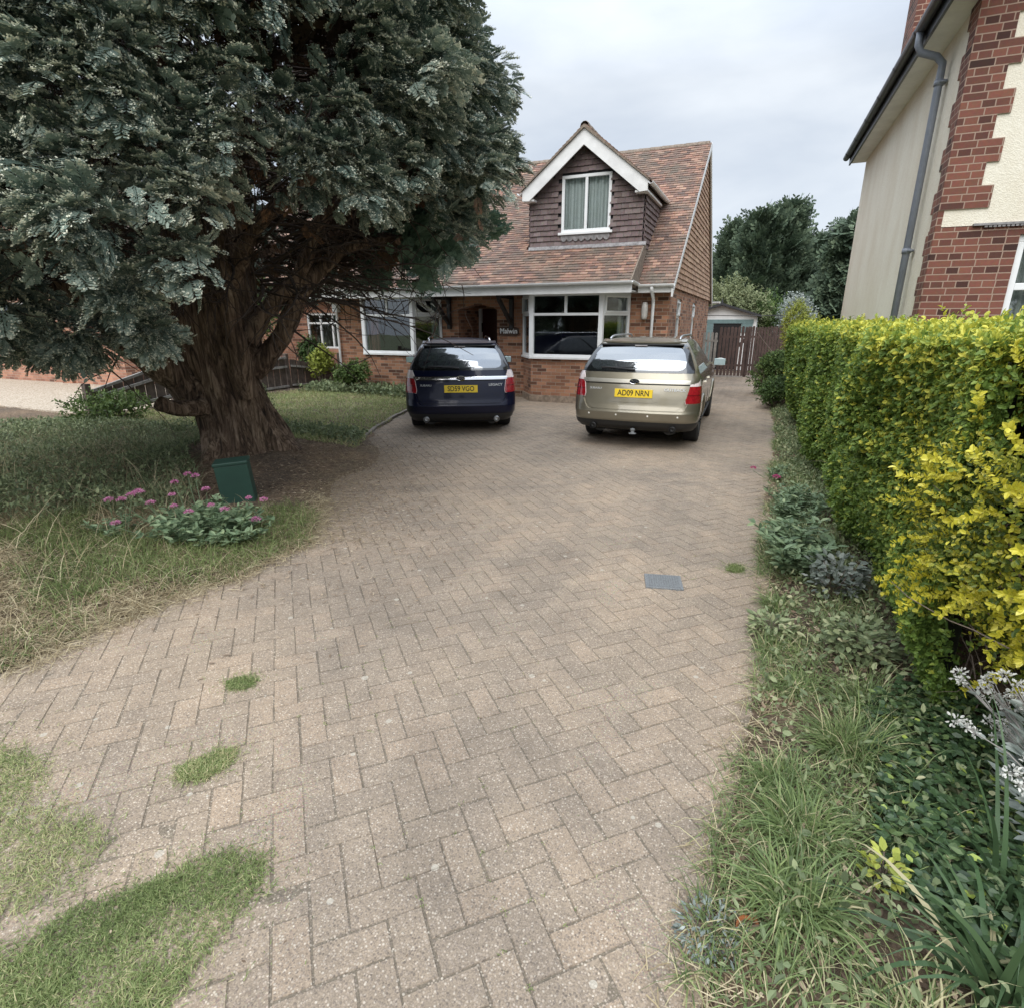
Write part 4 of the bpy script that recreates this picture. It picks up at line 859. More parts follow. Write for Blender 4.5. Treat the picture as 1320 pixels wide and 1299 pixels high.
    for sx in (-1, 1):
        for wy_ in (1.0, 3.67):
            ar = MB(); pr_ = []
            for k in range(19):
                a = rad(-8) + rad(196) * k / 18; yy = wy_ + math.cos(a) * .385; zz = .32 - lift + math.sin(a) * .385
                xx = abs(surf(np.interp(yy, [-1, 6], [-1, 6]) + .72, max(zz, .25))[0]); pr_.append((sx * (xx + .004), yy, zz + lift))
            ar.tube(pr_, .018, 6); ar.build('arch_trim', paint, car, smooth=True)
            wh = MB(); Mx = Matrix.Translation((sx * .855, wy_, .33)) @ Matrix.Rotation(-sx * math.pi / 2, 4, 'Y') @ Matrix.Scale(-1, 4, (0, 0, 1))
            wh.lathe([(.21, -.0), (.24, .0), (.31, -.004), (.328, -.02), (.33, -.05), (.33, -.17), (.328, -.20), (.31, -.215), (.24, -.215), (.21, -.2)], 40, Mx)
            t_ = wh.build('wheel', M['tyre'], car); smooth_angle(t_, 40)
            r_ = MB().lathe([(.205, -.2), (.205, -.05), (.222, -.012), (.232, -.004), (.232, -.012)], 32, Mx)
            r_.lathe([(0, -.015), (.035, -.018), (.05, -.03), (.05, -.1), (0, -.1)], 16, Mx)
            for k in range(5):
                a = 2 * math.pi * k / 5; R2 = Mx @ Matrix.Rotation(a, 4, 'Z')
                r_.add([R2 @ Vector(p) for p in ((.03, -.028, -.02), (.03, .028, -.02), (.215, .018, -.014), (.215, -.018, -.014), (.03, -.03, -.06), (.03, .03, -.06), (.215, .02, -.05), (.215, -.02, -.05))], [(0, 1, 2, 3), (4, 7, 6, 5), (0, 4, 5, 1), (1, 5, 6, 2), (2, 6, 7, 3), (3, 7, 4, 0)])
            ro = r_.build('rim', M['alloy'], t_); smooth_angle(ro, 40)
            MB().lathe([(0, -.09), (.2, -.09), (.2, -.1), (0, -.1)], 24, Mx).build('brake_disc', M['trim'], t_)
    for (hx_, hy) in ((-.36, .95), (.36, .95)):
        pass
    return car
make_car('estate_car', (-4.33, 7.95, 0.0), rad(29), M['navy'], 'dark navy blue estate car parked outside the porch, seen from behind', 'SD59 VGO', 'LEGACY', 0.0, False)
make_car('estate_car', (-1.63, 7.95, 0.0), rad(1.5), M['gold'], 'champagne gold estate car with grey roof rails parked beside the house corner', 'AD09 NRN', 'OUTBACK', 0.055, True)

# ================================================================ VEGETATION HELPERS
def unit(v): return v / (np.linalg.norm(v, axis=-1, keepdims=True) + 1e-9)
def rdir(n, rng): return unit(rng.normal(size=(n, 3)))
def leaves(P, D, Nn, l, w_, fold=.15):
    """n leaves -> verts (n*6), quads (n*2): base, l1, l2, tip, r2, r1"""
    n = len(P); D = unit(D); Sd = unit(np.cross(D, Nn)); Nn = np.cross(Sd, D); l = np.broadcast_to(l, (n,))[:, None]; w_ = np.broadcast_to(w_, (n,))[:, None]
    V = np.stack([P, P + D * l * .35 + Sd * w_ * .5 + Nn * fold * w_, P + D * l * .75 + Sd * w_ * .36 + Nn * fold * w_, P + D * l, P + D * l * .75 - Sd * w_ * .36 + Nn * fold * w_, P + D * l * .35 - Sd * w_ * .5 + Nn * fold * w_], 1).reshape(-1, 3)
    b = (np.arange(n) * 6)[:, None]
    F = np.stack([b + np.array([[0, 1, 2, 3]]), b + np.array([[0, 3, 4, 5]])], 1).reshape(-1, 4)
    return V, F
def diamonds(P, D, Sd, l, w_):
    n = len(P); l = np.broadcast_to(l, (n,))[:, None]; w_ = np.broadcast_to(w_, (n,))[:, None]
    V = np.stack([P, P + D * l * .45 + Sd * w_ * .5, P + D * l, P + D * l * .45 - Sd * w_ * .5], 1).reshape(-1, 3)
    return V, (np.arange(n) * 4)[:, None] + np.arange(4)[None]
def blades(P, D, h, w_, bend, segs=4, rng=RNG):
    """curved grass ribbons; D initial direction (n,3)"""
    n = len(P); D = unit(D); h = np.broadcast_to(h, (n,)); w_ = np.broadcast_to(w_, (n,)); bend = np.broadcast_to(bend, (n,))
    side = unit(np.cross(D, np.array([0, 0, 1.]) + rng.normal(0, .3, (n, 3)))); pts = [P]; d = D.copy(); p = P.copy(); seg = (h / segs)[:, None]
    for i in range(segs):
        d = unit(d + np.array([0, 0, -1.]) * (bend * (i + 1) / segs)[:, None]); p = p + d * seg; p[:, 2] = np.maximum(p[:, 2], P[:, 2] - .06); pts.append(p)
    V = []
    for i, q in enumerate(pts):
        ww = w_ * (1 - (i / segs) ** 1.6) * .5 + .0002; V += [q + side * ww[:, None], q - side * ww[:, None]]
    V = np.stack(V, 1).reshape(-1, 3); k = (segs + 1) * 2; b = (np.arange(n) * k)[:, None]
    F = np.concatenate([b + np.array([[2 * i, 2 * i + 1, 2 * i + 3, 2 * i + 2]]) for i in range(segs)], 1).reshape(-1, 4)
    return V, F
class Acc:
    def __init__(s): s.V = []; s.F = []; s.T = []; s.n = 0
    def add(s, V, F, T):
        s.V.append(V); s.F.append(F + s.n); s.n += len(V); per = len(F) // max(1, len(T)); s.T.append(np.repeat(T, per))
    def build(s, name, mat, parent=None, smooth=False):
        return np_mesh(name, np.concatenate(s.V), np.concatenate(s.F), mat, parent, np.concatenate(s.T), smooth)
def spray_template(rng, L=.19, seeds=True, nb=7, droop=.25):
    """flat cypress spray in local frame x=forward, y=side, z=normal. list of diamonds"""
    P, D, Sd, l, w_, T = [], [], [], [], [], []
    def dm(p, d, ln, wd, t):
        d = np.array(d); d = d / np.linalg.norm(d); s_ = np.cross([0, 0, 1.], d); P.append(p); D.append(d); Sd.append(s_); l.append(ln); w_.append(wd); T.append(t)
    dm((0, 0, 0), (1, 0, 0), L, .016, .35)
    for i in range(nb):
        f = (i + .7) / (nb + .3); x = f * L * .93; ln = L * .52 * (1 - .62 * f) * rng.uniform(.8, 1.15)
        for sgn in (-1, 1):
            a = sgn * rng.uniform(.6, .9); d = np.array([math.cos(a), math.sin(a), -.12]); base = np.array([x, 0, -droop * x * f]); t = rng.uniform(.25, .6) + .2 * f
            dm(base, d, ln, .017, t)
            for q in (.35, .62, .85):
                pb = base + d * ln * q
                for s2 in (-1, 1):
                    a2 = a + s2 * .75; dm(pb, (math.cos(a2), math.sin(a2), -.1), ln * .42 * (1.15 - q * .6), .016, t + rng.uniform(-.05, .12))
            if seeds and rng.random() < .8:
                for q in range(5):
                    pb = base + d * ln * rng.uniform(.7, 1.05) + rng.normal(0, .006, 3); a3 = rng.uniform(0, 6.28); dm(pb, (math.cos(a3), math.sin(a3), .5), .014, .013, rng.uniform(.88, 1.0))
    return [np.array(q, dtype=float) for q in (P, D, Sd, l, w_, T)]
def place_sprays(acc, templates, O, X, Z, sc, toff, rng):
    """instances: origin O, forward X, normal Z"""
    n = len(O); X = unit(X); Y = unit(np.cross(Z, X)); Z = np.cross(X, Y); pick = rng.integers(0, len(templates), n)
    for ti, (P, D, Sd, l, w_, T) in enumerate(templates):
        s = pick == ti
        if not s.any(): continue
        R_ = np.stack([X[s], Y[s], Z[s]], -1); m = s.sum(); k = len(P)          # world = R @ local
        wp = np.einsum('nij,kj->nki', R_, P) * sc[s][:, None, None] + O[s][:, None]; wd = np.einsum('nij,kj->nki', R_, D); ws = np.einsum('nij,kj->nki', R_, Sd)
        V, F = diamonds(wp.reshape(-1, 3), wd.reshape(-1, 3), ws.reshape(-1, 3), (sc[s][:, None] * l[None]).ravel(), (sc[s][:, None] * w_[None]).ravel())
        tt = np.clip(T[None] + np.where(T[None] > .85, 0, toff[s][:, None]), 0, 1); acc.add(V, F, tt.ravel())
def tubes(paths, name, mat, parent=None, n=6, smooth=True):
    """paths: list of (pts, radii)"""
    mb = MB()
    for p, r in paths: mb.tube(p, r, n, cap=False)
    o = mb.build(name, mat, parent, smooth=smooth, fix=False); return o
def wander(p, d, L, n, jit, rng, grav=0.0):
    p = np.array(p, float); d = unit(np.array(d, float)); out = [p.copy()]
    for i in range(n):
        d = unit(d + rng.normal(0, jit, 3) + np.array([0, 0, -grav])); p = p + d * L / n; out.append(p.copy())
    return out

M['cypress'] = mat_leaf('cypress_foliage', [(0, (0.034, 0.054, 0.043)), (.3, (0.120, 0.168, 0.138)), (.6, (0.250, 0.315, 0.262)), (.84, (0.40, 0.46, 0.385)), (.88, (0.60, 0.60, 0.47)), (1, (0.80, 0.79, 0.64))], .15, .6, patch=.28, patchscale=1.3)
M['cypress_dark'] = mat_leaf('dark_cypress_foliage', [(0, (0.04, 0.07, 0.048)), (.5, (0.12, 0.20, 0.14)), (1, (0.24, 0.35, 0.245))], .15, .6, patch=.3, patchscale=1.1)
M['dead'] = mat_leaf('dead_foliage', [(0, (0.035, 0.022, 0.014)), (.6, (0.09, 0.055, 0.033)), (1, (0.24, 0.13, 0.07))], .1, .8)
# ================================================================ THE BIG CYPRESS
TC = np.array([-5.85, 5.3]); rt = np.random.default_rng(21)
tree = empty('cypress_tree', (TC[0], TC[1], .12), 0, 'huge old blue-green cypress with a thick many-stemmed brown trunk on the left', 'tree')
def PT(o): o.parent = tree; o.location = (-TC[0], -TC[1], -.12); return o
LEANZ = lambda z: float(np.interp(z, [0, .4, 1.1, 1.8, 5], [-.04, -.14, -.36, -.46, -.5]))
RDIR = np.array([math.cos(rad(47.5)), math.sin(rad(47.5))])
def trunk_mesh():
    hs_ = np.array([0, .10, .25, .5, .8, 1.1, 1.4, 1.7, 2.1, 2.6, 3.2, 4.0, 5.0]); rr = np.array([.78, .64, .55, .47, .42, .42, .42, .38, .36, .30, .26, .2, .12])
    cxs = np.zeros(13); nn = 96; V = []; zz = np.linspace(0, 5, 90)
    for z in zz:
        r = np.interp(z, hs_, rr); cx = np.interp(z, hs_, cxs)
        for k in range(nn):
            a = 2 * math.pi * k / nn; rib = 1 + .06 * math.sin(a * 3 + z * .9) + .045 * math.sin(a * 7 + 2.6 * z + math.sin(z * 5)) + .025 * math.sin(a * 23 - z * 3) * (vnoise(k * .5, z * 3) + .5) + .10 * (float(vnoise(k * .33, z * 2.2)) - .5) + .06 * (float(vnoise(k * 1.0, z * 1.6)) - .5)
            if z < .5: rib += .16 * (1 - z / .5) * (math.sin(a * 4 + 1) + .6 * math.sin(a * 7))
            V.append((TC[0] + RDIR[0] * LEANZ(z) + math.cos(a) * r * rib, TC[1] + RDIR[1] * LEANZ(z) + math.sin(a) * r * rib, z))
    F = [(i * nn + k, i * nn + (k + 1) % nn, (i + 1) * nn + (k + 1) % nn, (i + 1) * nn + k) for i in range(len(zz) - 1) for k in range(nn)]
    return np_mesh('trunk', V, F, M['bark'], smooth=True)
PT(trunk_mesh())
def stem(pts, rs, name='limb', n=14):
    pts = [np.array(p, float) for p in pts]; P, R_ = [], []
    for p in pts: k_ = 1.0 if (p[:2] - TC) @ RDIR < .05 else .55; p[:2] += RDIR * LEANZ(p[2]) * k_ * max(0.0, 1 - max(0, p[2] - 2.6) / 2)
    for i in range(len(pts) - 1):
        for q in np.linspace(0, 1, 6, endpoint=False): P.append(pts[i] * (1 - q) + pts[i + 1] * q + rt.normal(0, .010, 3)); R_.append((rs[i] * (1 - q) + rs[i + 1] * q) * rt.uniform(.9, 1.1))
    P.append(pts[-1]); R_.append(rs[-1])
    # smooth
    P = np.array(P); P[1:-1] = (P[:-2] + 2 * P[1:-1] + P[2:]) / 4; return PT(tubes([(P, R_)], name, M['bark'], n=n))
X0_, Y0_ = TC
def rel(r, u, z): # r: to the right as seen from the drive, u: towards the camera
    ca = rad(47.5); tocam = np.array([math.sin(ca), -math.cos(ca)]); right = np.array([math.cos(ca), math.sin(ca)]); q = TC + right * r + tocam * u; return (q[0], q[1], z)
stem([rel(.10, .35, .9), rel(.13, .52, 1.5), rel(.12, .55, 2.2), rel(.10, .6, 3.2)], [.13, .11, .10, .07])
stem([rel(-.35, .2, 1.0), rel(-.75, .4, 1.6), rel(-1.1, .6, 2.2), rel(-1.5, .8, 3.2)], [.20, .17, .13, .08])
stem([rel(-.3, .1, .9), rel(-.55, .1, 1.6), rel(-.75, .1, 2.4), rel(-.9, .1, 3.8)], [.26, .22, .17, .10])
stem([rel(.12, -.1, 1.2), rel(.2, -.2, 1.9), rel(.3, -.3, 2.6), rel(.3, -.3, 4)], [.30, .26, .2, .1])
stem([rel(.25, .0, 1.15), rel(.65, .1, 1.55), rel(.95, .15, 2.1), rel(1.5, .1, 2.6), rel(2.3, .2, 2.75)], [.15, .12, .10, .07, .03])
stem([rel(.25, .1, 1.5), rel(.6, .1, 1.95), rel(.92, .2, 2.2), rel(1.2, .3, 2.9), rel(1.9, .6, 3.4)], [.12, .10, .09, .06, .02])
stem([rel(-.3, .4, .78), rel(-.52, .62, .80), rel(-.64, .74, .90)], [.11, .085, .075])
stem([rel(-.2, .3, 1.7), rel(-.5, 1.0, 2.1), rel(-1.0, 1.9, 2.3), rel(-1.8, 2.6, 2.3)], [.11, .08, .06, .03])
stem([rel(.1, .3, 2.0), rel(.5, .9, 2.7), rel(1.2, 1.6, 3.2), rel(2.0, 2.0, 3.5)], [.10, .07, .05, .025])
stem([rel(-.8, .3, 1.9), rel(-1.7, .8, 2.2), rel(-2.6, 1.1, 2.2)], [.10, .07, .03])
# interior dead twigs
tw = []
for i in range(240):
    a = rt.uniform(-.7, 2.9) if i < 190 else rt.uniform(0, 6.28); r0 = rt.uniform(.15, 1.2); z0 = rt.uniform(1.9, 4.6)
    d = np.array(rel(math.cos(a), math.sin(a), 0))[:2] - TC; p = np.array([TC[0] + d[0] * r0, TC[1] + d[1] * r0, z0]); L = rt.uniform(1.0, 2.4)
    path = wander(p, (d[0], d[1], rt.uniform(-.25, .45)), L, 8, .16, rt, .02); tw.append((path, list(np.linspace(.020, .004, 9) * rt.uniform(.6, 1.2))))
    for k in range(rt.integers(3, 8)):
        q = path[rt.integers(2, 8)]; tw.append((wander(q, rt.normal(0, 1, 3) + np.array([d[0], d[1], 0]) * .8, rt.uniform(.3, .9), 5, .22, rt, .06), [.007, .006, .005, .004, .003, .002]))
PT(tubes(tw, 'twigs', M['twig_dark'], n=4))
# crown shell
def crown_points(n, rng):
    out_ = []
    ca = rad(47.5)
    i = 0
    while len(out_) < n:
        az = rng.uniform(-math.pi, math.pi); z = rng.uniform(1.2, 7.2)   # az 0 = towards camera, + = right in the photo
        ad = math.degrees(az)
        # lower limit of foliage by direction
        zmin = np.interp(ad, [-180, -120, -75, -50, -30, -16, -5, 10, 35, 50, 62, 75, 100, 130, 180], [2.2, 1.9, 1.55, 1.6, 1.75, 1.9, 2.05, 2.75, 3.0, 2.75, 2.5, 2.35, 2.3, 2.35, 2.2])
        zmin += .25 * math.sin(ad * .21) * (abs(ad) < 110)
        if z < zmin: continue
        R0 = np.interp(ad, [-180, -90, -40, 0, 30, 55, 75, 100, 125, 150, 180], [3.3, 3.3, 3.3, 3.1, 2.95, 2.60, 2.38, 2.30, 2.4, 2.9, 3.3]) - .12 * math.sin(5 * az)
        up = (z - 4.0) / 4.2; r = R0 * math.sqrt(max(0, 1 - max(0, up) ** 2 * 1.0))
        if z < zmin + .9: r -= (.30 if abs(ad) < 110 else .6) * (1 - (z - zmin) / .9) ** 2 * 1.2
        r += rng.normal(0, .16)
        if 45 < ad < 120 and z > 4.2: r -= .30 + .12 * (z - 4.2)
        tocam = np.array([math.sin(ca), -math.cos(ca)]); right = np.array([math.cos(ca), math.sin(ca)])
        dr = tocam * math.cos(az) + right * math.sin(az); out_.append((TC[0] + dr[0] * r, TC[1] + dr[1] * r, z, dr[0], dr[1], ad, r, zmin))
    return np.array(out_)
tmpl = [spray_template(rt) for _ in range(6)]; tmpl_ns = [spray_template(rt, seeds=False, nb=6) for _ in range(4)]
cp = crown_points(2300, rt); acc = Acc(); accd = Acc()
# thin out clumps that lie too close
keep = []
for i in range(len(cp)):
    if all(np.linalg.norm(cp[i, :3] - cp[j, :3]) > .25 for j in keep): keep.append(i)
cp = cp[keep]; CLUMPS = cp
for (x, y, z, dx, dy, ad, r, zm) in cp:
    vis = -135 < ad < 125 and z < 5.9
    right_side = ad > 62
    n = (50 if not right_side else 44) if vis else 9; s0 = .95 if vis else 2.3
    if z > 5.9: n = 8; s0 = 2.6
    if abs(ad) > 125: n = 16; s0 = 1.5
    c = np.array([x, y, z]); o_ = np.array([dx, dy, 0.0])
    R_ = rt.uniform(.24, .44); u = rdir(n, rt); u = unit(u + o_ * .7 + np.array([0, 0, .35])); O = c + u * R_ * rt.uniform(.35, 1.0, (n, 1)) * np.array([1.0, 1.0, .8])
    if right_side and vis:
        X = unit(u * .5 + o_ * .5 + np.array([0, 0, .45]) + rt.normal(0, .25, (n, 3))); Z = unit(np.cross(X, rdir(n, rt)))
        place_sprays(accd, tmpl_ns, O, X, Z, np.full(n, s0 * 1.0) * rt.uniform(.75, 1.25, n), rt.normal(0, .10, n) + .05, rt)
    else:
        X = unit(u * .7 + o_ * .5 + np.array([0, 0, -.25]) + rt.normal(0, .22, (n, 3))); Z = unit(u + np.array([0, 0, .9]) + rt.normal(0, .35, (n, 3)))
        place_sprays(acc, tmpl if vis else tmpl_ns, O, X, Z, s0 * rt.uniform(.7, 1.25, n), np.full(n, rt.normal(0, .10)) + rt.normal(0, .05, n), rt)
PT(acc.build('crown', M['cypress'])); PT(accd.build('crown', M['cypress_dark']))
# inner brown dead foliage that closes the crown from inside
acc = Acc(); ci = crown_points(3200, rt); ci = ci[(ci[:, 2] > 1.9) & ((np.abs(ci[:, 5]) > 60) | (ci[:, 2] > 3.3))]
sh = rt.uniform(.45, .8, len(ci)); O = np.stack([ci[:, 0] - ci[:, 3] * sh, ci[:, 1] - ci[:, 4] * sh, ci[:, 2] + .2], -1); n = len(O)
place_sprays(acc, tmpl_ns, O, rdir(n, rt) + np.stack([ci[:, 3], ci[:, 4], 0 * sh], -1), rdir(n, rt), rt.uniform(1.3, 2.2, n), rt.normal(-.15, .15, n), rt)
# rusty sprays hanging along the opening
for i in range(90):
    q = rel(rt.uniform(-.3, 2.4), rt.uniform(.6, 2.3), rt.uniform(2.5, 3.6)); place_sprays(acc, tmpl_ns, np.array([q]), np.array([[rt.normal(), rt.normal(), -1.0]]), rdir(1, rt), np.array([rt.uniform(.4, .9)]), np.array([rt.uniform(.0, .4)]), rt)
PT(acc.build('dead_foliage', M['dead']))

# ================================================================ HEDGE AND VARIEGATED BUSH
M['privet'] = mat_leaf('privet_leaf', [(0, (0.045, 0.075, 0.018)), (.35, (0.105, 0.18, 0.042)), (.62, (0.215, 0.315, 0.065)), (.82, (0.46, 0.49, 0.08)), (1, (0.68, 0.64, 0.10))], .3, .45, patch=.25, patchscale=2.2)
M['varieg'] = mat_leaf('variegated_leaf', [(0, (0.035, 0.060, 0.018)), (.35, (0.09, 0.14, 0.028)), (.55, (0.38, 0.38, 0.04)), (.8, (0.66, 0.60, 0.06)), (1, (0.78, 0.72, 0.18))], .3, .4)
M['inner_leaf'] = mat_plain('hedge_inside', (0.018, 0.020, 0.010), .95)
rh = np.random.default_rng(31)
hx = lambda y: np.interp(y, [2.4, 4, 7, 10, 14, 18], [.84, .74, .64, .57, .51, .49])
HT = 1.60
def twig_clusters(acc, O, Dn, rng, nl, l, w_, spread, tint, stem_len):
    """each shoot: nl leaves in pairs along a short stem"""
    n = len(O); Dn = unit(Dn)
    for k in range(nl):
        f = (k + .3) / nl; P = O + Dn * (stem_len * f)[:, None]; side = unit(np.cross(Dn, rdir(n, rng))); D = unit(Dn * .6 + side * spread); Nn = unit(Dn - D * .3 + rng.normal(0, .2, (n, 3)))
        V, F = leaves(P, D, Nn, l * rng.uniform(.7, 1.2, n), w_ * rng.uniform(.8, 1.2, n)); acc.add(V, F, np.clip(tint + rng.normal(0, .09, n) + .10 * f, 0, 1))
def hedge():
    rt_ = empty('privet_hedge', (.95, 3.3, 0), 0, 'long clipped green privet hedge with yellow top growth right of the drive', 'hedge')
    def PH(o): o.parent = rt_; o.location = (-.95, -3.3, 0); return o
    acc = Acc(); y0, y1 = 2.72, 14.6
    # leaf density falls with distance, leaf size grows a little
    def shoots(n, kind):
        u = rh.random(n); y = y0 + (y1 - y0) * u ** 1.9; sc = 1 + (y - y0) * .075
        if kind == 'face':
            z = rh.random(n) ** .85 * HT * .99 + .05; bulge = .10 * np.sin(y * 2.1 + z * 2) * vnoise(y, z, 1.5) + (vnoise(y, z, 2.5) - .5) * .20 - .10 * (z > 1.0) * (y < 5)
            undercut = np.clip((.45 - z) / .45, 0, 1) * .16; x = hx(y) + bulge + undercut + rh.exponential(.035, n)
            D = np.stack([-np.ones(n) * 1.0, rh.normal(-.12, .5, n), rh.normal(.45, .45, n)], -1); t = .30 + .18 * rh.random(n) + .32 * np.clip((z - 1.35) / .4, 0, 1) ** 1.5 + .04
            gap = vnoise(y * 1.0, z * 1.6, 2.2) < .20; t = np.where(rh.random(n) < .05 + .22 * np.clip((6.5 - y) / 3.5, 0, 1) * (z > .5), t + .32, t)
            s = ~(gap & (rh.random(n) < .8))
        else:
            x = hx(y) + rh.random(n) * .85; z = HT + (vnoise(x, y, 4) - .5) * .10 - .02 + rh.exponential(.02, n); D = np.stack([rh.normal(-.1, .45, n), rh.normal(0, .45, n), np.ones(n)], -1); t = .56 + .34 * rh.random(n); s = np.ones(n, bool)
        return np.stack([x, y, z], -1)[s], D[s], t[s], sc[s]
    for kind, n in (('face', 34000), ('top', 12000)):
        O, D, t, sc = shoots(n, kind); twig_clusters(acc, O, D, rh, 6, .028 * sc, .0165 * sc, .9, t, .05 * sc)
    # straggling top shoots
    n = 420; y = y0 + (y1 - y0) * rh.random(n) ** 1.6; O = np.stack([hx(y) + rh.random(n) * .6, y, HT + .0 * y], -1); D = np.stack([rh.normal(0, .25, n), rh.normal(0, .25, n), np.ones(n)], -1)
    twig_clusters(acc, O, D, rh, 9, .038 + 0 * y, .019 + 0 * y, .8, .8 + .1 * rh.random(n), .05 + .09 * rh.random(n))
    PH(acc.build('foliage', M['privet']))
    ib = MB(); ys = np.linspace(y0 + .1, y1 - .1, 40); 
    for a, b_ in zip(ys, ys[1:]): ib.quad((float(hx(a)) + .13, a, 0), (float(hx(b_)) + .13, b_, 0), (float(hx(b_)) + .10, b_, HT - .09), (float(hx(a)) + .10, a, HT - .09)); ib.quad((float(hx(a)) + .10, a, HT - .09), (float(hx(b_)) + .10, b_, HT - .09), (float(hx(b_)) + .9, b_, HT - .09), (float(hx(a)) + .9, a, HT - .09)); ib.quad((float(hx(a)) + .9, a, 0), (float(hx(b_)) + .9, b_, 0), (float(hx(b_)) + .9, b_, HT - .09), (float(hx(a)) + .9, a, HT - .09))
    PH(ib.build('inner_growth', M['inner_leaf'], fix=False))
    tws = []
    for i in range(70):
        y = y0 + (8 - y0) * rh.random() ** 1.4; tws.append((wander((float(hx(y)) + .2, y, rh.uniform(0, 1.2)), (-.12, rh.normal(0, .3), 1), rh.uniform(.3, .6), 6, .2, rh), [.004, .004, .003, .003, .002, .002, .001]))
    PH(tubes(tws, 'twigs', M['twig'], n=4))
hedge()
def varieg_bush():
    b_ = empty('variegated_bush', (1.45, 2.75, 0), 0, 'yellow variegated privet bush with bare twigs at the near end of the hedge', 'bush')
    def PB(o): o.parent = b_; o.location = (-1.45, -2.75, 0); return o
    acc = Acc(); n = 11500
    # ellipsoidal mass, open and twiggy below
    u = rdir(n, rh); C = np.array([1.40, 2.90, 1.02]); rad_ = np.array([.68, 1.05, .74]); k = rh.uniform(.72, 1.04, (n, 1)); O = C + u * rad_ * k * (1 + .12 * (vnoise(u[:, 1] * 3 + 5, u[:, 2] * 3 + 9, 1.6)[:, None] - .5) * 2)
    s = (O[:, 0] < 1.9) & (O[:, 2] > .30) & (O[:, 2] < HT + .10) & (vnoise(O[:, 1] * 1.3 + O[:, 0], O[:, 2] * 1.5, 3.0) > np.interp(O[:, 2], [.3, .9, 1.6], [.58, .42, .18])); O = O[s]; u = u[s]; n = len(O)
    out_ = k[s][:, 0] > .88; t = np.where(rh.random(n) < np.where(out_, .46, .22), .58 + .3 * rh.random(n), .22 + .28 * rh.random(n)); t = np.where(O[:, 2] > 1.55, t + .08, t)
    twig_clusters(acc, O, u * .8 + np.array([-.15, -.2, .45]) + rh.normal(0, .3, (n, 3)), rh, 7, .023 + 0 * t, .0145 + 0 * t, .85, t, .075 + .03 * rh.random(n))
    # projecting sprigs
    m = 110
    for i in range(m):
        q = C + unit(np.array([-rh.random() * 1.0 - .1, -rh.random(), rh.uniform(-.7, .9)])) * rad_ * .95; path = np.array(wander(q, unit(q - C) + np.array([0, 0, .35]), rh.uniform(.12, .28), 6, .15, rh, .04))
        O = np.repeat(path, 2, 0); D = np.gradient(path, axis=0); D = np.repeat(D, 2, 0); twig_clusters(acc, O, D, rh, 3, np.full(len(O), .026), np.full(len(O), .016), 1.0, np.full(len(O), .72), np.full(len(O), .03))
    PB(acc.build('foliage', M['varieg']))
    tws = []
    for i in range(230):
        q = (C[0] + .1 + rh.normal(0, .24), C[1] + rh.normal(0, .42), rh.uniform(.05, .9)); tws.append((wander(q, (rh.normal(-.3, .6), rh.normal(-.3, .6), rh.uniform(-.1, 1)), rh.uniform(.25, .6), 7, .25, rh), list(np.linspace(.0042, .0012, 8))))
    PB(tag(tubes(tws, 'twigs', M['twig'], n=4), None, None, None, 'stuff'))
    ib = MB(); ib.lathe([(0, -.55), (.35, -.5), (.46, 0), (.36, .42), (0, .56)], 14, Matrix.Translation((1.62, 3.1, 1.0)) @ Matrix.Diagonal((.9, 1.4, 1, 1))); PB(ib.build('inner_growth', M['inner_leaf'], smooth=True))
varieg_bush()

# ================================================================ FENCES, GARAGE, CABINET
fe = empty('wooden_fence', (-11.3, 7.4, 0), 0, 'sagging weathered brown board fence left of the tree trunk beside the gravel', 'fence')
def PF(o): o.parent = fe; o.location = (11.3, -7.4, 0); return o
def fence_panel(name, a, b_, z0a, z0b, ha, hb_, cap=True):
    a = Vector((*a, 0)); b_ = Vector((*b_, 0)); L = (b_ - a).length; d = (b_ - a) / L; nrm = Vector((-d.y, d.x, 0)); mb = MB(); n = int(L / .11)
    for i in range(n):
        f0, f1 = i / n, (i + .94) / n; zb0 = z0a + (z0b - z0a) * f0; zt0 = zb0 + ha + (hb_ - ha) * f0; zb1 = z0a + (z0b - z0a) * f1; zt1 = zb1 + ha + (hb_ - ha) * f1; o = nrm * (.006 if i % 2 else -.004) ; p0 = a + d * L * f0 + o; p1 = a + d * L * f1 + o; th = nrm * .012
        dz = random.uniform(-.02, .01)
        mb.add([p0 + Vector((0, 0, zb0)), p1 + Vector((0, 0, zb1)), p1 + Vector((0, 0, zt1 + dz)), p0 + Vector((0, 0, zt0 + dz)), p0 + th + Vector((0, 0, zb0)), p1 + th + Vector((0, 0, zb1)), p1 + th + Vector((0, 0, zt1 + dz)), p0 + th + Vector((0, 0, zt0 + dz))], [(0, 1, 2, 3), (7, 6, 5, 4), (0, 4, 5, 1), (3, 2, 6, 7), (0, 3, 7, 4), (1, 5, 6, 2)])
    PF(mb.build(name, M['fence']))
    for f in ((.06, .70, 1.0) if cap else (.08, .75)):
        r_ = MB(); pz0 = z0a + ha * f; pz1 = z0b + hb_ * f; s_ = -nrm * .03
        side = nrm if nrm.x > 0 else -nrm
        p = [a + side * .015, a + side * .06]; q = [b_ + side * .015, b_ + side * .06]
        r_.add([p[0] + Vector((0, 0, pz0)), p[1] + Vector((0, 0, pz0)), p[1] + Vector((0, 0, pz0 + .05)), p[0] + Vector((0, 0, pz0 + .05)), q[0] + Vector((0, 0, pz1)), q[1] + Vector((0, 0, pz1)), q[1] + Vector((0, 0, pz1 + .05)), q[0] + Vector((0, 0, pz1 + .05))], [(0, 1, 2, 3), (7, 6, 5, 4), (0, 4, 5, 1), (1, 5, 6, 2), (2, 6, 7, 3), (3, 7, 4, 0)])
        PF(r_.build('rail', M['fence_grey']))
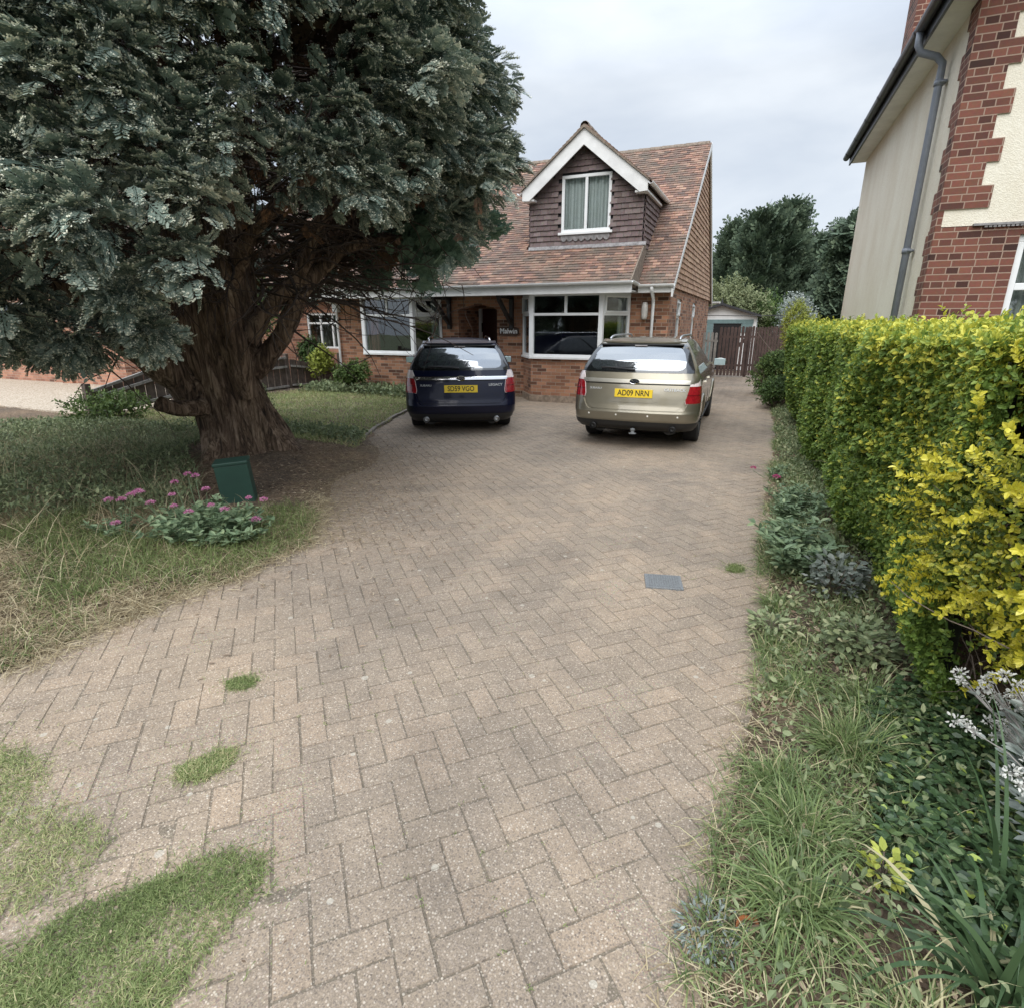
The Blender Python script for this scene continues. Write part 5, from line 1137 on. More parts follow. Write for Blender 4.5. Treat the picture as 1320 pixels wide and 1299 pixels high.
for (x, y, h, tl) in ((-10.9, 6.25, .70, -.05), (-11.25, 8.15, 1.0, -.03), (-11.5, 10.0, .9, 0), (-11.65, 11.8, .95, .03), (-11.4, 13.6, .9, 0)):
    Mx = Matrix.Translation((x, y, -.05)) @ Matrix.Rotation(tl, 4, 'X'); PF(MB().box(-.05, .05, -.05, .05, 0, h + .05, Mx).build('post', M['fence'], bevel=.006))
fence_panel('panel', (-10.93, 6.35), (-11.22, 8.08), .12, .22, .42, .68); fence_panel('panel', (-11.27, 8.22), (-11.48, 9.93), .1, .05, .7, .7)
fence_panel('panel', (-11.5, 10.08), (-11.63, 11.72), .05, .05, .75, .78); fence_panel('panel', (-11.63, 11.88), (-11.42, 13.5), .05, .0, .75, .55, False)
# small green utility cabinet
gb = empty('utility_cabinet', (-4.62, 3.86, .0), rad(40), 'small dark green metal utility cabinet leaning in front of the big tree trunk', 'utility box')
Mx = Matrix.Rotation(rad(-4), 4, 'Y') @ Matrix.Rotation(rad(3), 4, 'X')
MB().box(-.15, .15, -.09, .09, -.05, .415, Mx).build('cabinet', M['green_box'], gb, bevel=.006); MB().box(-.158, .158, -.10, .10, .415, .45, Mx).build('lid', M['green_box'], gb, bevel=.01); MB().box(-.153, -.149, -.05, -.02, .22, .36, Mx).build('edge_label', M['white_paint'], gb)
# back gate, picket fence
gt = empty('picket_gate', (-1.05, 20.6, 0), 0, 'dark brown wooden picket gate across the far end of the drive', 'gate')
def pickets(root, x0, x1, y, h, mat, pitch=.115, w_=.085, z0=.06, ragged=.02):
    o = Vector((-root.location.x, -root.location.y, 0)); mb = MB(); n = int(round((x1 - x0) / pitch))
    for i in range(n):
        xx = x0 + (i + .5) * (x1 - x0) / n; hh = h + random.uniform(-ragged, ragged); t = random.uniform(-.006, .006)
        mb.prism([(xx - w_ / 2, z0), (xx + w_ / 2, z0), (xx + w_ / 2 + t, hh - .03), (xx + w_ / 4 + t, hh), (xx - w_ / 4 + t, hh), (xx - w_ / 2 + t, hh - .03)], y - .009, y + .009, 'y')
    a = mb.build('pickets', mat, root, bevel=0); a.location = o
    for zz in (h * .22, h * .78): r_ = MB().box(x0, x1, y + .010, y + .045, zz, zz + .07).build('rail', mat, root); r_.location = o
pickets(gt, -1.5, -.62, 20.6, 1.62, M['picket'])
g3 = MB().prism([(-1.48, .42), (-1.40, .36), (-.64, 1.2), (-.72, 1.26)], 20.646, 20.675, 'y').build('brace', M['picket'], gt); g3.location = (1.05, -20.6, 0)
g2 = empty('picket_fence', (-.1, 20.9, 0), 0, 'brown picket fence to the right of the picket gate at the end of the drive', 'fence'); pickets(g2, -.60, .62, 20.9, 1.62, M['picket'], .09, .075)
for x in (-.60, .50): p_ = MB().box(x - .045, x + .045, 20.92, 21.01, 0, 1.62).build('post', M['fence_grey'] if x > 0 else M['picket'], g2); p_.location = (.1, -20.9, 0)
g4 = empty('grey_picket_fence', (-1.75, 20.5, 0), 0, 'short grey picket fence between the house corner and the brown gate', 'fence'); pickets(g4, -2.0, -1.52, 20.5, 1.45, M['fence_grey'], .13, .08)
# detached garage
gr = empty('garage', (-1.6, 24, 0), 0, 'small white gabled garage with black felt roof and teal door beyond the back gate', 'garage')
def PG(o): o.parent = gr; o.location = (1.6, -24, 0); return o
PG(MB().prism([(-3.1, 0), (-3.1, 1.98), (-1.75, 2.36), (-.48, 1.98), (-.48, 0)], 24.0, 29, 'y').build('wall', M['white_paint']))
PG(MB().prism([(-3.3, 2.0), (-1.75, 2.46), (-.36, 2.03), (-.36, 1.95), (-1.75, 2.37), (-3.3, 1.9)], 23.75, 29.2, 'y').build('roof', M['felt']))
PG(MB().lathe([(.05, 0), (.03, .1), (0, .22)], 4, Matrix.Translation((-1.75, 23.8, 2.42))).build('finial', M['felt']))
PG(MB().box(-3.0, -.58, 23.96, 23.998, 1.72, 1.86).build('lintel', M['teal'])); PG(MB().box(-2.9, -2.0, 23.95, 23.995, .02, 1.715).build('door', M['teal'])); PG(MB().box(-1.99, -1.0, 23.985, 23.998, .02, 1.715).build('opening', M['gap'])); PG(MB().box(-.99, -.6, 23.96, 23.998, 1.4, 1.715).build('panel', M['teal']))  # the opening is a near-black panel painted as the unlit inside
wr = tag(MB().tube([(-2.05, 20.5, 1.97), (-1.0, 20.6, 1.95), (.2, 20.8, 1.96), (.7, 21, 1.98)], .012, 5).build('washing_line', M['trim']), 'thin dark washing line strung above the picket gate', 'washing line')

# ================================================================ BACKGROUND TREES AND SHRUBS
rb_ = np.random.default_rng(77)
M['conifer'] = mat_leaf('conifer_foliage', [(0, (0.030, 0.050, 0.034)), (.5, (0.085, 0.125, 0.080)), (1, (0.18, 0.23, 0.14))], .1, .7, patch=.3, patchscale=.5)
M['shrub_pale'] = mat_leaf('pale_shrub_leaf', [(0, (0.09, 0.11, 0.045)), (.5, (0.20, 0.23, 0.11)), (1, (0.40, 0.41, 0.24))], .2, .6, patch=.3, patchscale=.8)
M['shrub_green'] = mat_leaf('green_shrub_leaf', [(0, (0.03, 0.055, 0.018)), (.5, (0.075, 0.13, 0.035)), (1, (0.20, 0.27, 0.08))], .2, .6, patch=.3, patchscale=1.5)
M['shrub_gold'] = mat_leaf('golden_conifer', [(0, (0.13, 0.17, 0.03)), (.5, (0.30, 0.34, 0.06)), (1, (0.50, 0.52, 0.12))], .2, .6)
M['silver'] = mat_leaf('silver_felted_leaf', [(0, (0.16, 0.19, 0.17)), (.5, (0.30, 0.34, 0.31)), (1, (0.62, 0.64, 0.60))], .1, .8)
bspr = [spray_template(rb_, seeds=False, nb=4, L=.22) for _ in range(4)]
def conifer(x, y, h, r, label, mat='conifer', n=900, group='tall dark conifers beyond the back gardens', droopy=False, peaks=1, base=.3):
    h = h * .79 if y > 0 else h * 1.2; t = empty('conifer_tree', (x, y, 0), 0, label, 'tree', group); acc = Acc(); tr = MB().tube([(0, 0, 0), (.05, 0, h * .5), (0, 0, h * .96)], [r * .09, r * .06, .03], 8).build('trunk', M['bark'], t)
    pk = [(0, 0, 1.0)] + [(rb_.uniform(-.45, .45) * r, rb_.uniform(-.3, .3) * r, rb_.uniform(.82, .97)) for _ in range(peaks - 1)]
    z = rb_.random(n) ** .9; O, X = [], []
    for i in range(n):
        px_, py_, ph = pk[rb_.integers(len(pk))]; zz = base + (h * ph - base) * z[i]; f = zz / (h * ph); rr = (r * 1.1 * (1 - f) ** .9 * (.7 + .3 * math.sin(f * 34 + px_ * 9)) + .06) * (1 if peaks == 1 else .75) * rb_.uniform(.72, 1.05); a = rb_.uniform(0, 6.283); O.append((px_ * f + math.cos(a) * rr, py_ * f + math.sin(a) * rr, zz)); X.append((math.cos(a), math.sin(a), -.5 if droopy else .75 + rb_.normal(0, .2)))
    O = np.array(O); X = np.array(X); m = 3 if r > 1.0 else 2; O = np.repeat(O, m, 0) + rb_.normal(0, .16, (n * m, 3)); X = np.repeat(X, m, 0) + rb_.normal(0, .3, (n * m, 3)); place_sprays(acc, bspr, O, X, rdir(n * m, rb_), rb_.uniform(1.6, 4.6, n * m), rb_.normal(0, .15, n * m), rb_)
    for (px_, py_, ph) in pk:      # ragged leading shoots
        k_ = 26; q = rb_.random(k_); O = np.stack([px_ + rb_.normal(0, .12, k_) * (1.1 - q) * 2.0, py_ + rb_.normal(0, .12, k_) * (1.1 - q) * 2.0, h * ph * (.86 + .13 * q)], -1); place_sprays(acc, bspr, O, np.stack([rb_.normal(0, .35, k_), rb_.normal(0, .35, k_), np.ones(k_)], -1), rdir(k_, rb_), rb_.uniform(2.2, 4.2, k_), rb_.normal(0, .1, k_), rb_)
    acc.build('crown', M[mat], t); return t
ray_ = lambda px_: math.tan(math.atan((px_ - 660) / 766) - YAW)     # x / y slope of a direction, used to line out the far planting
def at(px_, y): return (ray_(px_) * y, y)
x, y = at(1002, 36); conifer(x, y, 9.2, 2.9, 'broadest and tallest dark conifer with ragged twin tops beyond the garage', n=2600, peaks=4)
x, y = at(938, 38); conifer(x, y, 8.6, 2.0, 'dark conifer right beside the house gable, beyond the garage', n=1300, peaks=2)
x, y = at(965, 35); conifer(x, y, 8.6, 1.7, 'dark conifer with a feathery top, left of the tallest one', n=1200, peaks=2)
x, y = at(1077, 33); conifer(x, y, 7.8, 1.35, 'narrow drooping grey-green conifer with gaps, left of the rendered house', n=900, droopy=True)
x, y = at(1106, 36); conifer(x, y, 7.9, 1.6, 'dark conifer partly hidden behind the rendered house', n=900)
x, y = at(1045, 39); conifer(x, y, 7.4, 2.0, 'lower dark conifer filling the gap behind the two tallest', n=1200)
x, y = at(900, 40); conifer(x, y, 6.5, 2.4, 'low dark conifer mostly hidden behind the house gable', n=700)
def shrub(name, x, y, z0, rx, ry, rz_, n, mat, leaf, label, cat='shrub', group=None, nl=5, stems=14, tint=.45, lens=.09, zc=None, cut=0, stem_mat='twig'):
    t = empty(name, (x, y, 0), 0, label, cat, group); acc = Acc(); zc = z0 + rz_ if zc is None else zc
    lob = [(rdir(1, rb_)[0] * np.array([rx, ry, rz_]) * .45, rb_.uniform(.45, .7)) for _ in range(7)]
    O, U = [], []
    while len(O) < n:
        c, k = lob[rb_.integers(len(lob))]; u = rdir(1, rb_)[0]; p = c + u * np.array([rx, ry, rz_]) * k * rb_.uniform(.6, 1.05)
        if zc + p[2] < .03: continue
        O.append((p[0], p[1], zc + p[2])); U.append(u)
    O = np.array(O); U = np.array(U); twig_clusters(acc, O, U + np.array([0, 0, .5]) + rb_.normal(0, .3, (n, 3)), rb_, nl, leaf * np.ones(n), leaf * .5 * np.ones(n), .9, tint + rb_.normal(0, .12, n), lens * np.ones(n)); acc.build('foliage', M[mat], t)
    if stems: tubes([(wander((rb_.normal(0, rx * .1), rb_.normal(0, ry * .1), 0), (rb_.normal(0, rx * .5), rb_.normal(0, ry * .5), zc + rz_ * .3), zc + rz_ * rb_.uniform(.2, .8), 6, .1, rb_), list(np.linspace(.018, .004, 7))) for _ in range(stems)], 'stems', M[stem_mat], t, n=5)
    return t
x, y = at(945, 27); shrub('garden_tree', x, y, .8, 1.7, 1.4, 1.35, 2600, 'shrub_pale', .10, 'pale olive small-leaved tree behind the garage roof', 'tree', lens=.22, tint=.4)
x, y = at(985, 27.5); shrub('garden_shrub', x, y, .6, 1.3, 1.0, 1.15, 1500, 'shrub_green', .10, 'mid-green rounded shrub right of the garage roof', lens=.2, tint=.5)
x, y = at(1018, 26); shrub('garden_shrub', x, y, .6, .85, .8, 1.15, 1200, 'silver', .09, 'silvery pale shrub behind the golden conifer tops', lens=.2, tint=.45)
x, y = at(1031, 16.6); shrub('golden_shrub', x, y, .3, .48, .5, 1.02, 1500, 'shrub_gold', .05, 'bright yellow-green shrub rising above the far end of the hedge', lens=.10, tint=.5)
shrub('verge_shrub', .22, 15.9, .05, .62, .7, .50, 1500, 'shrub_green', .06, 'rounded green shrub against the hedge near the back gate', lens=.10, tint=.5)
shrub('verge_shrub', .30, 13.3, .02, .36, .8, .32, 900, 'shrub_green', .05, 'low green shrub spilling from under the hedge in front of the taller one', lens=.08, tint=.35)
shrub('wall_shrub', -9.55, 11.75, .28, .50, .35, .32, 700, 'shrub_green', .075, 'small rose bush with bare stems under the left bay window', lens=.09, tint=.62, stems=9)
shrub('wall_shrub', -11.75, 12.9, .25, .42, .35, .55, 800, 'shrub_green', .08, 'dark green shrub below the small window of the neighbouring bungalow', lens=.1, tint=.25)
shrub('wall_shrub', -11.05, 12.4, .35, .32, .3, .40, 420, 'shrub_gold', .07, 'yellowish shrub beside the white downpipe at the left end of the house', lens=.1, tint=.35)
shrub('fence_shrub', -8.3, 7.2, .05, .55, .5, .42, 700, 'shrub_pale', .045, 'pale yellow-green weedy shrub just right of the tree trunk', lens=.14, tint=.45)
shrub('fence_shrub', -12.6, 9.5, .6, 1.0, .9, .9, 1100, 'shrub_pale', .07, 'thin pale-leaved shrub behind the sagging fence', lens=.16, tint=.5)
shrub('garden_tree', -13.3, 12.0, .9, 1.1, 1.0, 1.1, 1300, 'shrub_green', .09, 'leafy green tree seen between the trunks beside the bungalow window', 'tree', lens=.15, tint=.5)
shrub('fence_shrub', -10.2, 6.2, .02, .5, .7, .30, 700, 'shrub_green', .05, 'low green shrub growing at the foot of the fence', lens=.1, tint=.6)
# low branch with hanging cypress sprays at the far left, and a big spray hanging in front of the trunk
acc = Acc()
for (r_, u_, z_, k, sp_) in ((-1.75, 1.9, 1.80, 300, .34), (-1.35, 1.9, 1.58, 240, .27), (-.95, 1.6, 1.85, 110, .2), (-3.2, 2.0, 1.7, 70, .35), (-2.9, 2.2, 1.3, 30, .3), (-.72, 2.1, 1.62, 130, .17)):
    c = np.array(rel(r_, u_, z_)); n = k; u = rdir(n, rt); u = unit(u + np.array([.3, -.3, .3])); O = c + u * sp_ * rt.uniform(.3, 1, (n, 1)) * np.array([1.15, 1.15, .8]); place_sprays(acc, tmpl, O, u + np.array([0, 0, -.45]) + rt.normal(0, .3, (n, 3)), unit(u + np.array([0, 0, 1.0])) + rt.normal(0, .4, (n, 3)), rt.uniform(.7, 1.15, n), rt.normal(.02, .08, n), rt)
PT(acc.build('low_boughs', M['cypress']))
# unseen conifers added behind the viewer to darken reflections in glass and paint
for i, (x, y) in enumerate([(-17, -24), (-10, -26), (-4, -25), (2, -27), (9, -25), (15, -26)]):
    conifer(x, y, 7.5 + (i * 37 % 5) * .5, 3.0, 'unseen dark conifer added behind the viewer for its reflection, number counted from the west: %s' % ['first', 'second', 'third', 'fourth', 'fifth', 'sixth'][i], n=500, group='unseen conifers added to darken reflections', peaks=2)

# ================================================================ LAWN, WEEDS, DRY GRASS
M['lawn'] = mat_leaf('lawn_grass', [(0, (0.075, 0.10, 0.04)), (.5, (0.19, 0.25, 0.085)), (.82, (0.33, 0.38, 0.16)), (1, (0.55, 0.49, 0.28))], .3, .6, patch=.5, patchscale=1.2)
M['weed'] = mat_leaf('weed_leaf', [(0, (0.075, 0.10, 0.055)), (.5, (0.195, 0.245, 0.125)), (.85, (0.33, 0.37, 0.20)), (1, (0.48, 0.46, 0.28))], .25, .6, patch=.45, patchscale=1.6)
M['straw'] = mat_leaf('dry_straw', [(0, (0.16, 0.12, 0.07)), (.5, (0.36, 0.29, 0.17)), (1, (0.60, 0.52, 0.35))], .15, .8, patch=.3)
rg = np.random.default_rng(55)
def poly_in(px_, py_, poly):
    r = np.zeros(len(px_), bool); n = len(poly)
    for i in range(n):
        x1, y1 = poly[i]; x2, y2 = poly[(i + 1) % n]; c = ((y1 > py_) != (y2 > py_)) & (px_ < (x2 - x1) * (py_ - y1) / (y2 - y1 + 1e-12) + x1); r ^= c
    return r
def scatter(poly, n, rng, out_only=True, bias=None):
    P = np.array(poly); res = []
    tot = 0
    while tot < n:
        x = rng.uniform(P[:, 0].min(), P[:, 0].max(), n); y = rng.uniform(P[:, 1].min(), P[:, 1].max(), n); s = poly_in(x, y, poly)
        if out_only: s &= dist_out(x, y) > .0
        if bias is not None: s &= rng.random(n) < bias(x, y)
        if s.sum() == 0: break
        res.append(np.stack([x[s], y[s]], -1)); tot += s.sum()
    q = np.concatenate(res)[:n]; return np.column_stack([q, ground_z(q[:, 0], q[:, 1])])
def up_dirs(n, spread, rng): return unit(np.stack([rng.normal(0, spread, n), rng.normal(0, spread, n), np.ones(n)], -1))
def stuff(acc, name, mat, label=None):
    o = acc.build(name, mat); return tag(o, label, None, None, 'stuff')
acc = Acc(); far_lawn = [(-11.3, 6.8), (-6.6, 5.7), (-5.4, 6.0), (-5.1, 6.2), (-6.9, 11), (-7.4, 12.2), (-11.2, 12.2)]
P = scatter(far_lawn, 34000, rg); n = len(P); V, F = blades(P, up_dirs(n, .45, rg), rg.uniform(.03, .09, n), .012 + 0 * P[:, 0], rg.uniform(.2, .8, n), 2, rg); acc.add(V, F, np.clip(rg.normal(.80, .14, n), 0, .93)); stuff(acc, 'lawn_grass', M['lawn'], 'bright green rough lawn between the tree and the house')
acc = Acc(); P = scatter([(-11, 11.4), (-7.2, 11.2), (-7.3, 12.6), (-11, 12.7)], 2600, rg); n = len(P); P[:, 2] += rg.uniform(.0, .22, n); V, F = leaves(P, unit(rg.normal(0, 1, (n, 3)) + np.array([0, -.3, .4])), up_dirs(n, .5, rg), rg.uniform(.06, .12, n), rg.uniform(.04, .07, n)); acc.add(V, F, rg.uniform(.2, .8, n))
P = scatter([(-8.2, 6.4), (-5.2, 6.3), (-5.6, 7.2), (-7.8, 7.4)], 1500, rg); n = len(P); P[:, 2] += rg.uniform(.0, .10, n); V, F = leaves(P, unit(rg.normal(0, 1, (n, 3)) + np.array([0, -.3, .4])), up_dirs(n, .5, rg), rg.uniform(.04, .08, n), rg.uniform(.03, .05, n)); acc.add(V, F, rg.uniform(.2, .7, n))
stuff(acc, 'ground_cover', M['weed'], 'leafy ground cover at the foot of the house wall')
# shaded weeds left of the trunk
acc = Acc(); weedp = [(-12, 4.0), (-10.9, 6.4), (-7.0, 6.2), (-6.7, 4.9), (-5.2, 3.9), (-4.6, 3.2), (-5.6, 2.6), (-7.5, 1.6), (-12, 1.5)]
P = scatter(weedp, 30000, rg, bias=lambda x, y: np.clip(.25 + vnoise(x, y, 1.8) * 1.1, 0, 1)); n = len(P); hgt = .05 + .26 * vnoise(P[:, 0], P[:, 1], 1.1) * rg.random(n); P[:, 2] += hgt
V, F = leaves(P, unit(rg.normal(0, 1, (n, 3)) + np.array([0, 0, .5])), up_dirs(n, .6, rg), rg.uniform(.025, .06, n), rg.uniform(.014, .03, n)); acc.add(V, F, rg.uniform(.1, .85, n)); stuff(acc, 'weeds', M['weed'], 'dark leafy weeds under the cypress')
acc = Acc(); P = scatter(weedp, 15000, rg); n = len(P); V, F = blades(P, up_dirs(n, .5, rg), rg.uniform(.10, .34, n), .006 + 0 * P[:, 0], rg.uniform(.2, 1.0, n), 3, rg); acc.add(V, F, np.clip(rg.normal(.45, .25, n), 0, 1)); stuff(acc, 'long_grass', M['weed'], 'long shaded grass under the cypress')
# foreground left verge: green and straw grass
frontp = [(-9, .9), (-9, 2.4), (-5.6, 3.1), (-4.4, 3.6), (-3.6, 4.0), (-3.15, 3.5), (-3.2, 2.5), (-3.3, 2.0), (-3.32, 1.2), (-3.8, 1.15)]
acc = Acc(); P = scatter(frontp, 22000, rg, bias=lambda x, y: np.clip(vnoise(x + 3, y, 2.0) * 3.0 - 1.15, 0.03, 1)); n = len(P); V, F = blades(P, up_dirs(n, .55, rg), rg.uniform(.04, .17, n), .0042 + 0 * P[:, 0], rg.uniform(.3, 1.2, n), 3, rg); acc.add(V, F, np.clip(rg.normal(.42, .2, n), 0, .95)); stuff(acc, 'verge_grass', M['lawn'], 'green tufty verge grass beside the drive on the left')
acc = Acc(); P = scatter(frontp, 46000, rg, bias=lambda x, y: np.clip(1.5 - vnoise(x + 3, y, 2.0) * 1.9, .15, 1)); n = len(P); V, F = blades(P + np.array([0, 0, .01]), unit(np.stack([rg.normal(0, 1, n), rg.normal(0, 1, n), rg.uniform(.0, .6, n)], -1)), rg.uniform(.05, .24, n), .0032 + 0 * P[:, 0], rg.uniform(.2, .8, n), 3, rg); acc.add(V, F, rg.uniform(.0, 1, n))
edge_y = rg.uniform(1.15, 4.3, 5200); P = np.stack([xl(edge_y) + rg.normal(-.02, .09, len(edge_y)), edge_y, np.full(len(edge_y), .012)], -1); P[:, 2] = np.maximum(P[:, 2], ground_z(P[:, 0], P[:, 1]) + .01); n = len(P); V, F = blades(P, unit(np.stack([rg.normal(0, 1, n), rg.normal(0, 1, n), rg.uniform(-.02, .3, n)], -1)), rg.uniform(.03, .14, n), .003 + 0 * P[:, 0], rg.uniform(.05, .3, n), 3, rg); acc.add(V, F, rg.uniform(.1, 1, n))
edge_y = rg.uniform(3.4, 6.6, 5200); P = np.stack([xl(edge_y) + rg.normal(.05, .30, len(edge_y)), edge_y, np.full(len(edge_y), .008)], -1); P[:, 2] = np.maximum(P[:, 2], ground_z(P[:, 0], P[:, 1]) + .01); n = len(P); V, F = blades(P, unit(np.stack([rg.normal(0, 1, n), rg.normal(0, 1, n), rg.uniform(-.02, .1, n)], -1)), rg.uniform(.02, .08, n), .003 + 0 * P[:, 0], .05 + 0 * P[:, 0], 2, rg); acc.add(V, F, rg.uniform(.0, .7, n))
stuff(acc, 'dry_grass', M['straw'], 'straw coloured dead grass along the left edge of the drive')
acc = Acc(); P = scatter(weedp, 9000, rg, bias=lambda x, y: np.clip(vnoise(x + 20, y, 1.4) * 2.4 - .8, .04, 1)); n = len(P); P[:, 2] += rg.uniform(0, .14, n); V, F = blades(P, unit(np.stack([rg.normal(0, 1, n), rg.normal(0, 1, n), rg.uniform(.0, 1.2, n)], -1)), rg.uniform(.06, .25, n), .004 + 0 * P[:, 0], rg.uniform(.1, .7, n), 3, rg); acc.add(V, F, rg.uniform(0, .9, n)); stuff(acc, 'dead_stems', M['straw'], 'brown dead stems tangled in the weeds under the cypress')
acc = Acc(); P = scatter([(-9, 1.4), (-9, 3.6), (-6, 4.2), (-4.6, 3.7), (-3.9, 2.6), (-3.7, 1.5)], 900, rg); n = len(P); V, F = blades(P, up_dirs(n, .6, rg), rg.uniform(.15, .48, n), .0045 + 0 * P[:, 0], rg.uniform(.1, .6, n), 4, rg); acc.add(V, F, rg.uniform(.4, 1, n)); stuff(acc, 'dry_stems', M['straw'], 'tall dry stems among the weeds on the left')
# bark litter under the tree
acc = Acc(); P = scatter([(-8, 4.0), (-5.6, 3.6), (-3.7, 3.9), (-4.3, 5.1), (-5.1, 6.3), (-6.6, 6.3)], 15000, rg); n = len(P); P[:, 2] += .006
V, F = diamonds(P, unit(np.stack([rg.normal(0, 1, n), rg.normal(0, 1, n), rg.normal(0, .15, n)], -1)), unit(np.stack([rg.normal(0, 1, n), rg.normal(0, 1, n), rg.normal(0, .25, n)], -1)), rg.uniform(.015, .07, n), rg.uniform(.005, .014, n)); acc.add(V, F, rg.uniform(0, 1, n)); 
M['litter'] = mat_leaf('bark_litter', [(0, (0.07, 0.048, 0.034)), (.5, (0.20, 0.145, 0.10)), (.8, (0.34, 0.25, 0.17)), (1, (0.50, 0.42, 0.30))], .05, .9)
stuff(acc, 'bark_litter', M['litter'], 'brown bark and needle litter round the trunk foot')
# fallen debris lying on the paving near the tree
acc = Acc(); n = 13000; y = 5.4 + rg.normal(0, 1.2, n); x = xl(y) + np.abs(rg.normal(0, .75, n)); s = (x > xl(y) - .1) & (x < .1); x, y = x[s], y[s]; n = len(x); P = np.stack([x, y, np.full(n, .009)], -1)
V, F = diamonds(P, unit(np.stack([rg.normal(0, 1, n), rg.normal(0, 1, n), rg.normal(0, .04, n)], -1)), unit(np.stack([rg.normal(0, 1, n), rg.normal(0, 1, n), rg.normal(0, .1, n)], -1)), rg.uniform(.012, .055, n), rg.uniform(.005, .014, n)); acc.add(V, F, rg.uniform(.35, 1, n))
n = 2400; x = rg.uniform(-6, .1, n); y = rg.uniform(.5, 12, n); P = np.stack([x, y, np.full(n, .008)], -1)[x > xl(y)]; n = len(P); V, F = diamonds(P, unit(np.stack([rg.normal(0, 1, n), rg.normal(0, 1, n), rg.normal(0, .04, n)], -1)), unit(np.stack([rg.normal(0, 1, n), rg.normal(0, 1, n), rg.normal(0, .1, n)], -1)), rg.uniform(.005, .018, n), rg.uniform(.003, .008, n)); acc.add(V, F, rg.uniform(.3, 1, n))
stuff(acc, 'fallen_debris', M['litter'], 'scattered brown plant debris on the block paving')
# grass mats growing over the paving, bottom left
patches = {'p1': [(-4.0, 1.05), (-2.84, .98), (-2.63, 1.02), (-2.5, .92), (-2.24, .91), (-1.98, .84), (-1.88, .68), (-1.97, .56), (-2.6, .3), (-4.0, .3)], 'p2': [(-2.3, .1), (-1.84, .49), (-1.85, .65), (-1.68, .80), (-1.56, 1.02), (-1.40, 1.03), (-1.32, .88), (-1.31, .63), (-1.30, .45), (-1.4, .1)], 'p3': [(-2.10, 1.20), (-2.02, 1.35), (-1.95, 1.39), (-1.90, 1.30), (-1.93, 1.19), (-2.03, 1.15)], 'p4': [(-2.42, 1.72), (-2.36, 1.80), (-2.27, 1.80), (-2.26, 1.72), (-2.33, 1.68)], 'p5': [(-.09, 4.30), (-.05, 4.42), (.02, 4.42), (.03, 4.32), (-.03, 4.27)]}
for j, (k, poly) in enumerate(patches.items()):
    acc = Acc(); pa = np.array(poly) * .944 + np.array([0, .03]); c = pa.mean(0); nn = {'p1': 26000, 'p2': 24000, 'p3': 2600, 'p4': 1500, 'p5': 1500}[k]
    P = scatter([tuple(q) for q in pa], nn, rg, out_only=False, bias=lambda x, y: np.clip(vnoise(x, y, 7) * 2.2, .25, 1)); rag = np.choose(rg.choice(3, len(P), p=[.60, .30, .10]), [.010, .040, .10])[:, None]; P = P + rg.normal(0, 1, P.shape) * rag * (1 if k in ('p1', 'p2') else .6); P[:, 2] = .001; n = len(P); V, F = blades(P, up_dirs(n, .8, rg), rg.uniform(.010, .036, n) * (.35 + vnoise(P[:, 0], P[:, 1], 9) * 1.2), .0024 + 0 * P[:, 0], rg.uniform(.3, 1.2, n), 2, rg)
    acc.add(V, F, np.clip(rg.normal(.52 if k in ('p2', 'p4', 'p5') else .74, .22, n) + .25 * (vnoise(P[:, 0], P[:, 1], 3) - .5), 0, 1)); stuff(acc, 'grass_patch', M['lawn'], ['grass mat at the left edge of the paving', 'large grass mat growing over the blocks at the bottom left', 'small dry grass patch in the blocks', 'tiny grass patch furthest left in the blocks', 'tiny dark grass tuft right of the access cover'][j])

acc = Acc(); n = 9000; i_ = rg.integers(-60, 60, n) * .108; q_ = rg.uniform(-7, 7, n); ab = np.where((rg.random(n) < .5)[:, None], np.stack([i_, q_], -1), np.stack([q_, i_], -1)); x = (ab[:, 0] - ab[:, 1]) * math.cos(rad(45)); y = (ab[:, 0] + ab[:, 1]) * math.cos(rad(45))
s = (x > xl(y)) & (x < xr(y)) & (y > .4) & (y < 9) & (vnoise(x + 4, y, 1.7) > .66); x, y = x[s], y[s]; x = np.repeat(x, 5) + rg.normal(0, .006, 5 * len(x)); y = np.repeat(y, 5) + rg.normal(0, .006, len(x)); P = np.stack([x, y, 0 * x - .002], -1); n = len(P); V, F = blades(P, up_dirs(n, .9, rg), rg.uniform(.006, .018, n), .0022 + 0 * x, rg.uniform(.3, 1.2, n), 2, rg); acc.add(V, F, np.clip(rg.normal(.7, .25, n), 0, 1)); stuff(acc, 'joint_moss', M['lawn'], 'thin moss and seedlings in the paving joints')

# ================================================================ RIGHT VERGE PLANTS
acc = Acc(); vp = [(.05, 1.1), (.15, 2.2), (.2, 6), (.3, 10), (.2, 14), (.6, 14), (.85, 7), (1.0, 3), (1.4, 1.4), (.9, .9)]
P = scatter(vp, 9000, rg, bias=lambda x, y: np.clip(.2 + (x - .1), .1, 1)); n = len(P); P[:, 2] += rg.uniform(0, .09, n); sc = 1 + P[:, 1] * .05; V, F = leaves(P, unit(rg.normal(0, 1, (n, 3)) + np.array([-.2, 0, .4])), up_dirs(n, .5, rg), rg.uniform(.015, .045, n) * sc, rg.uniform(.010, .024, n) * sc); acc.add(V, F, rg.uniform(.2, .95, n))
stuff(acc, 'verge_weeds', M['weed'], 'small weeds between drive and hedge')
M['ivy'] = mat_leaf('ivy_leaf', [(0, (0.022, 0.045, 0.020)), (.6, (0.055, 0.095, 0.04)), (.9, (0.11, 0.16, 0.06)), (1, (0.30, 0.38, 0.08))], .1, .35, patch=.2)
acc = Acc(); P = scatter([(.52, 1.7), (.6, 2.6), (.85, 2.9), (1.7, 2.6), (1.7, 1.3), (.85, 1.3)], 5200, rg); n = len(P); P[:, 2] += rg.uniform(.0, .10, n)
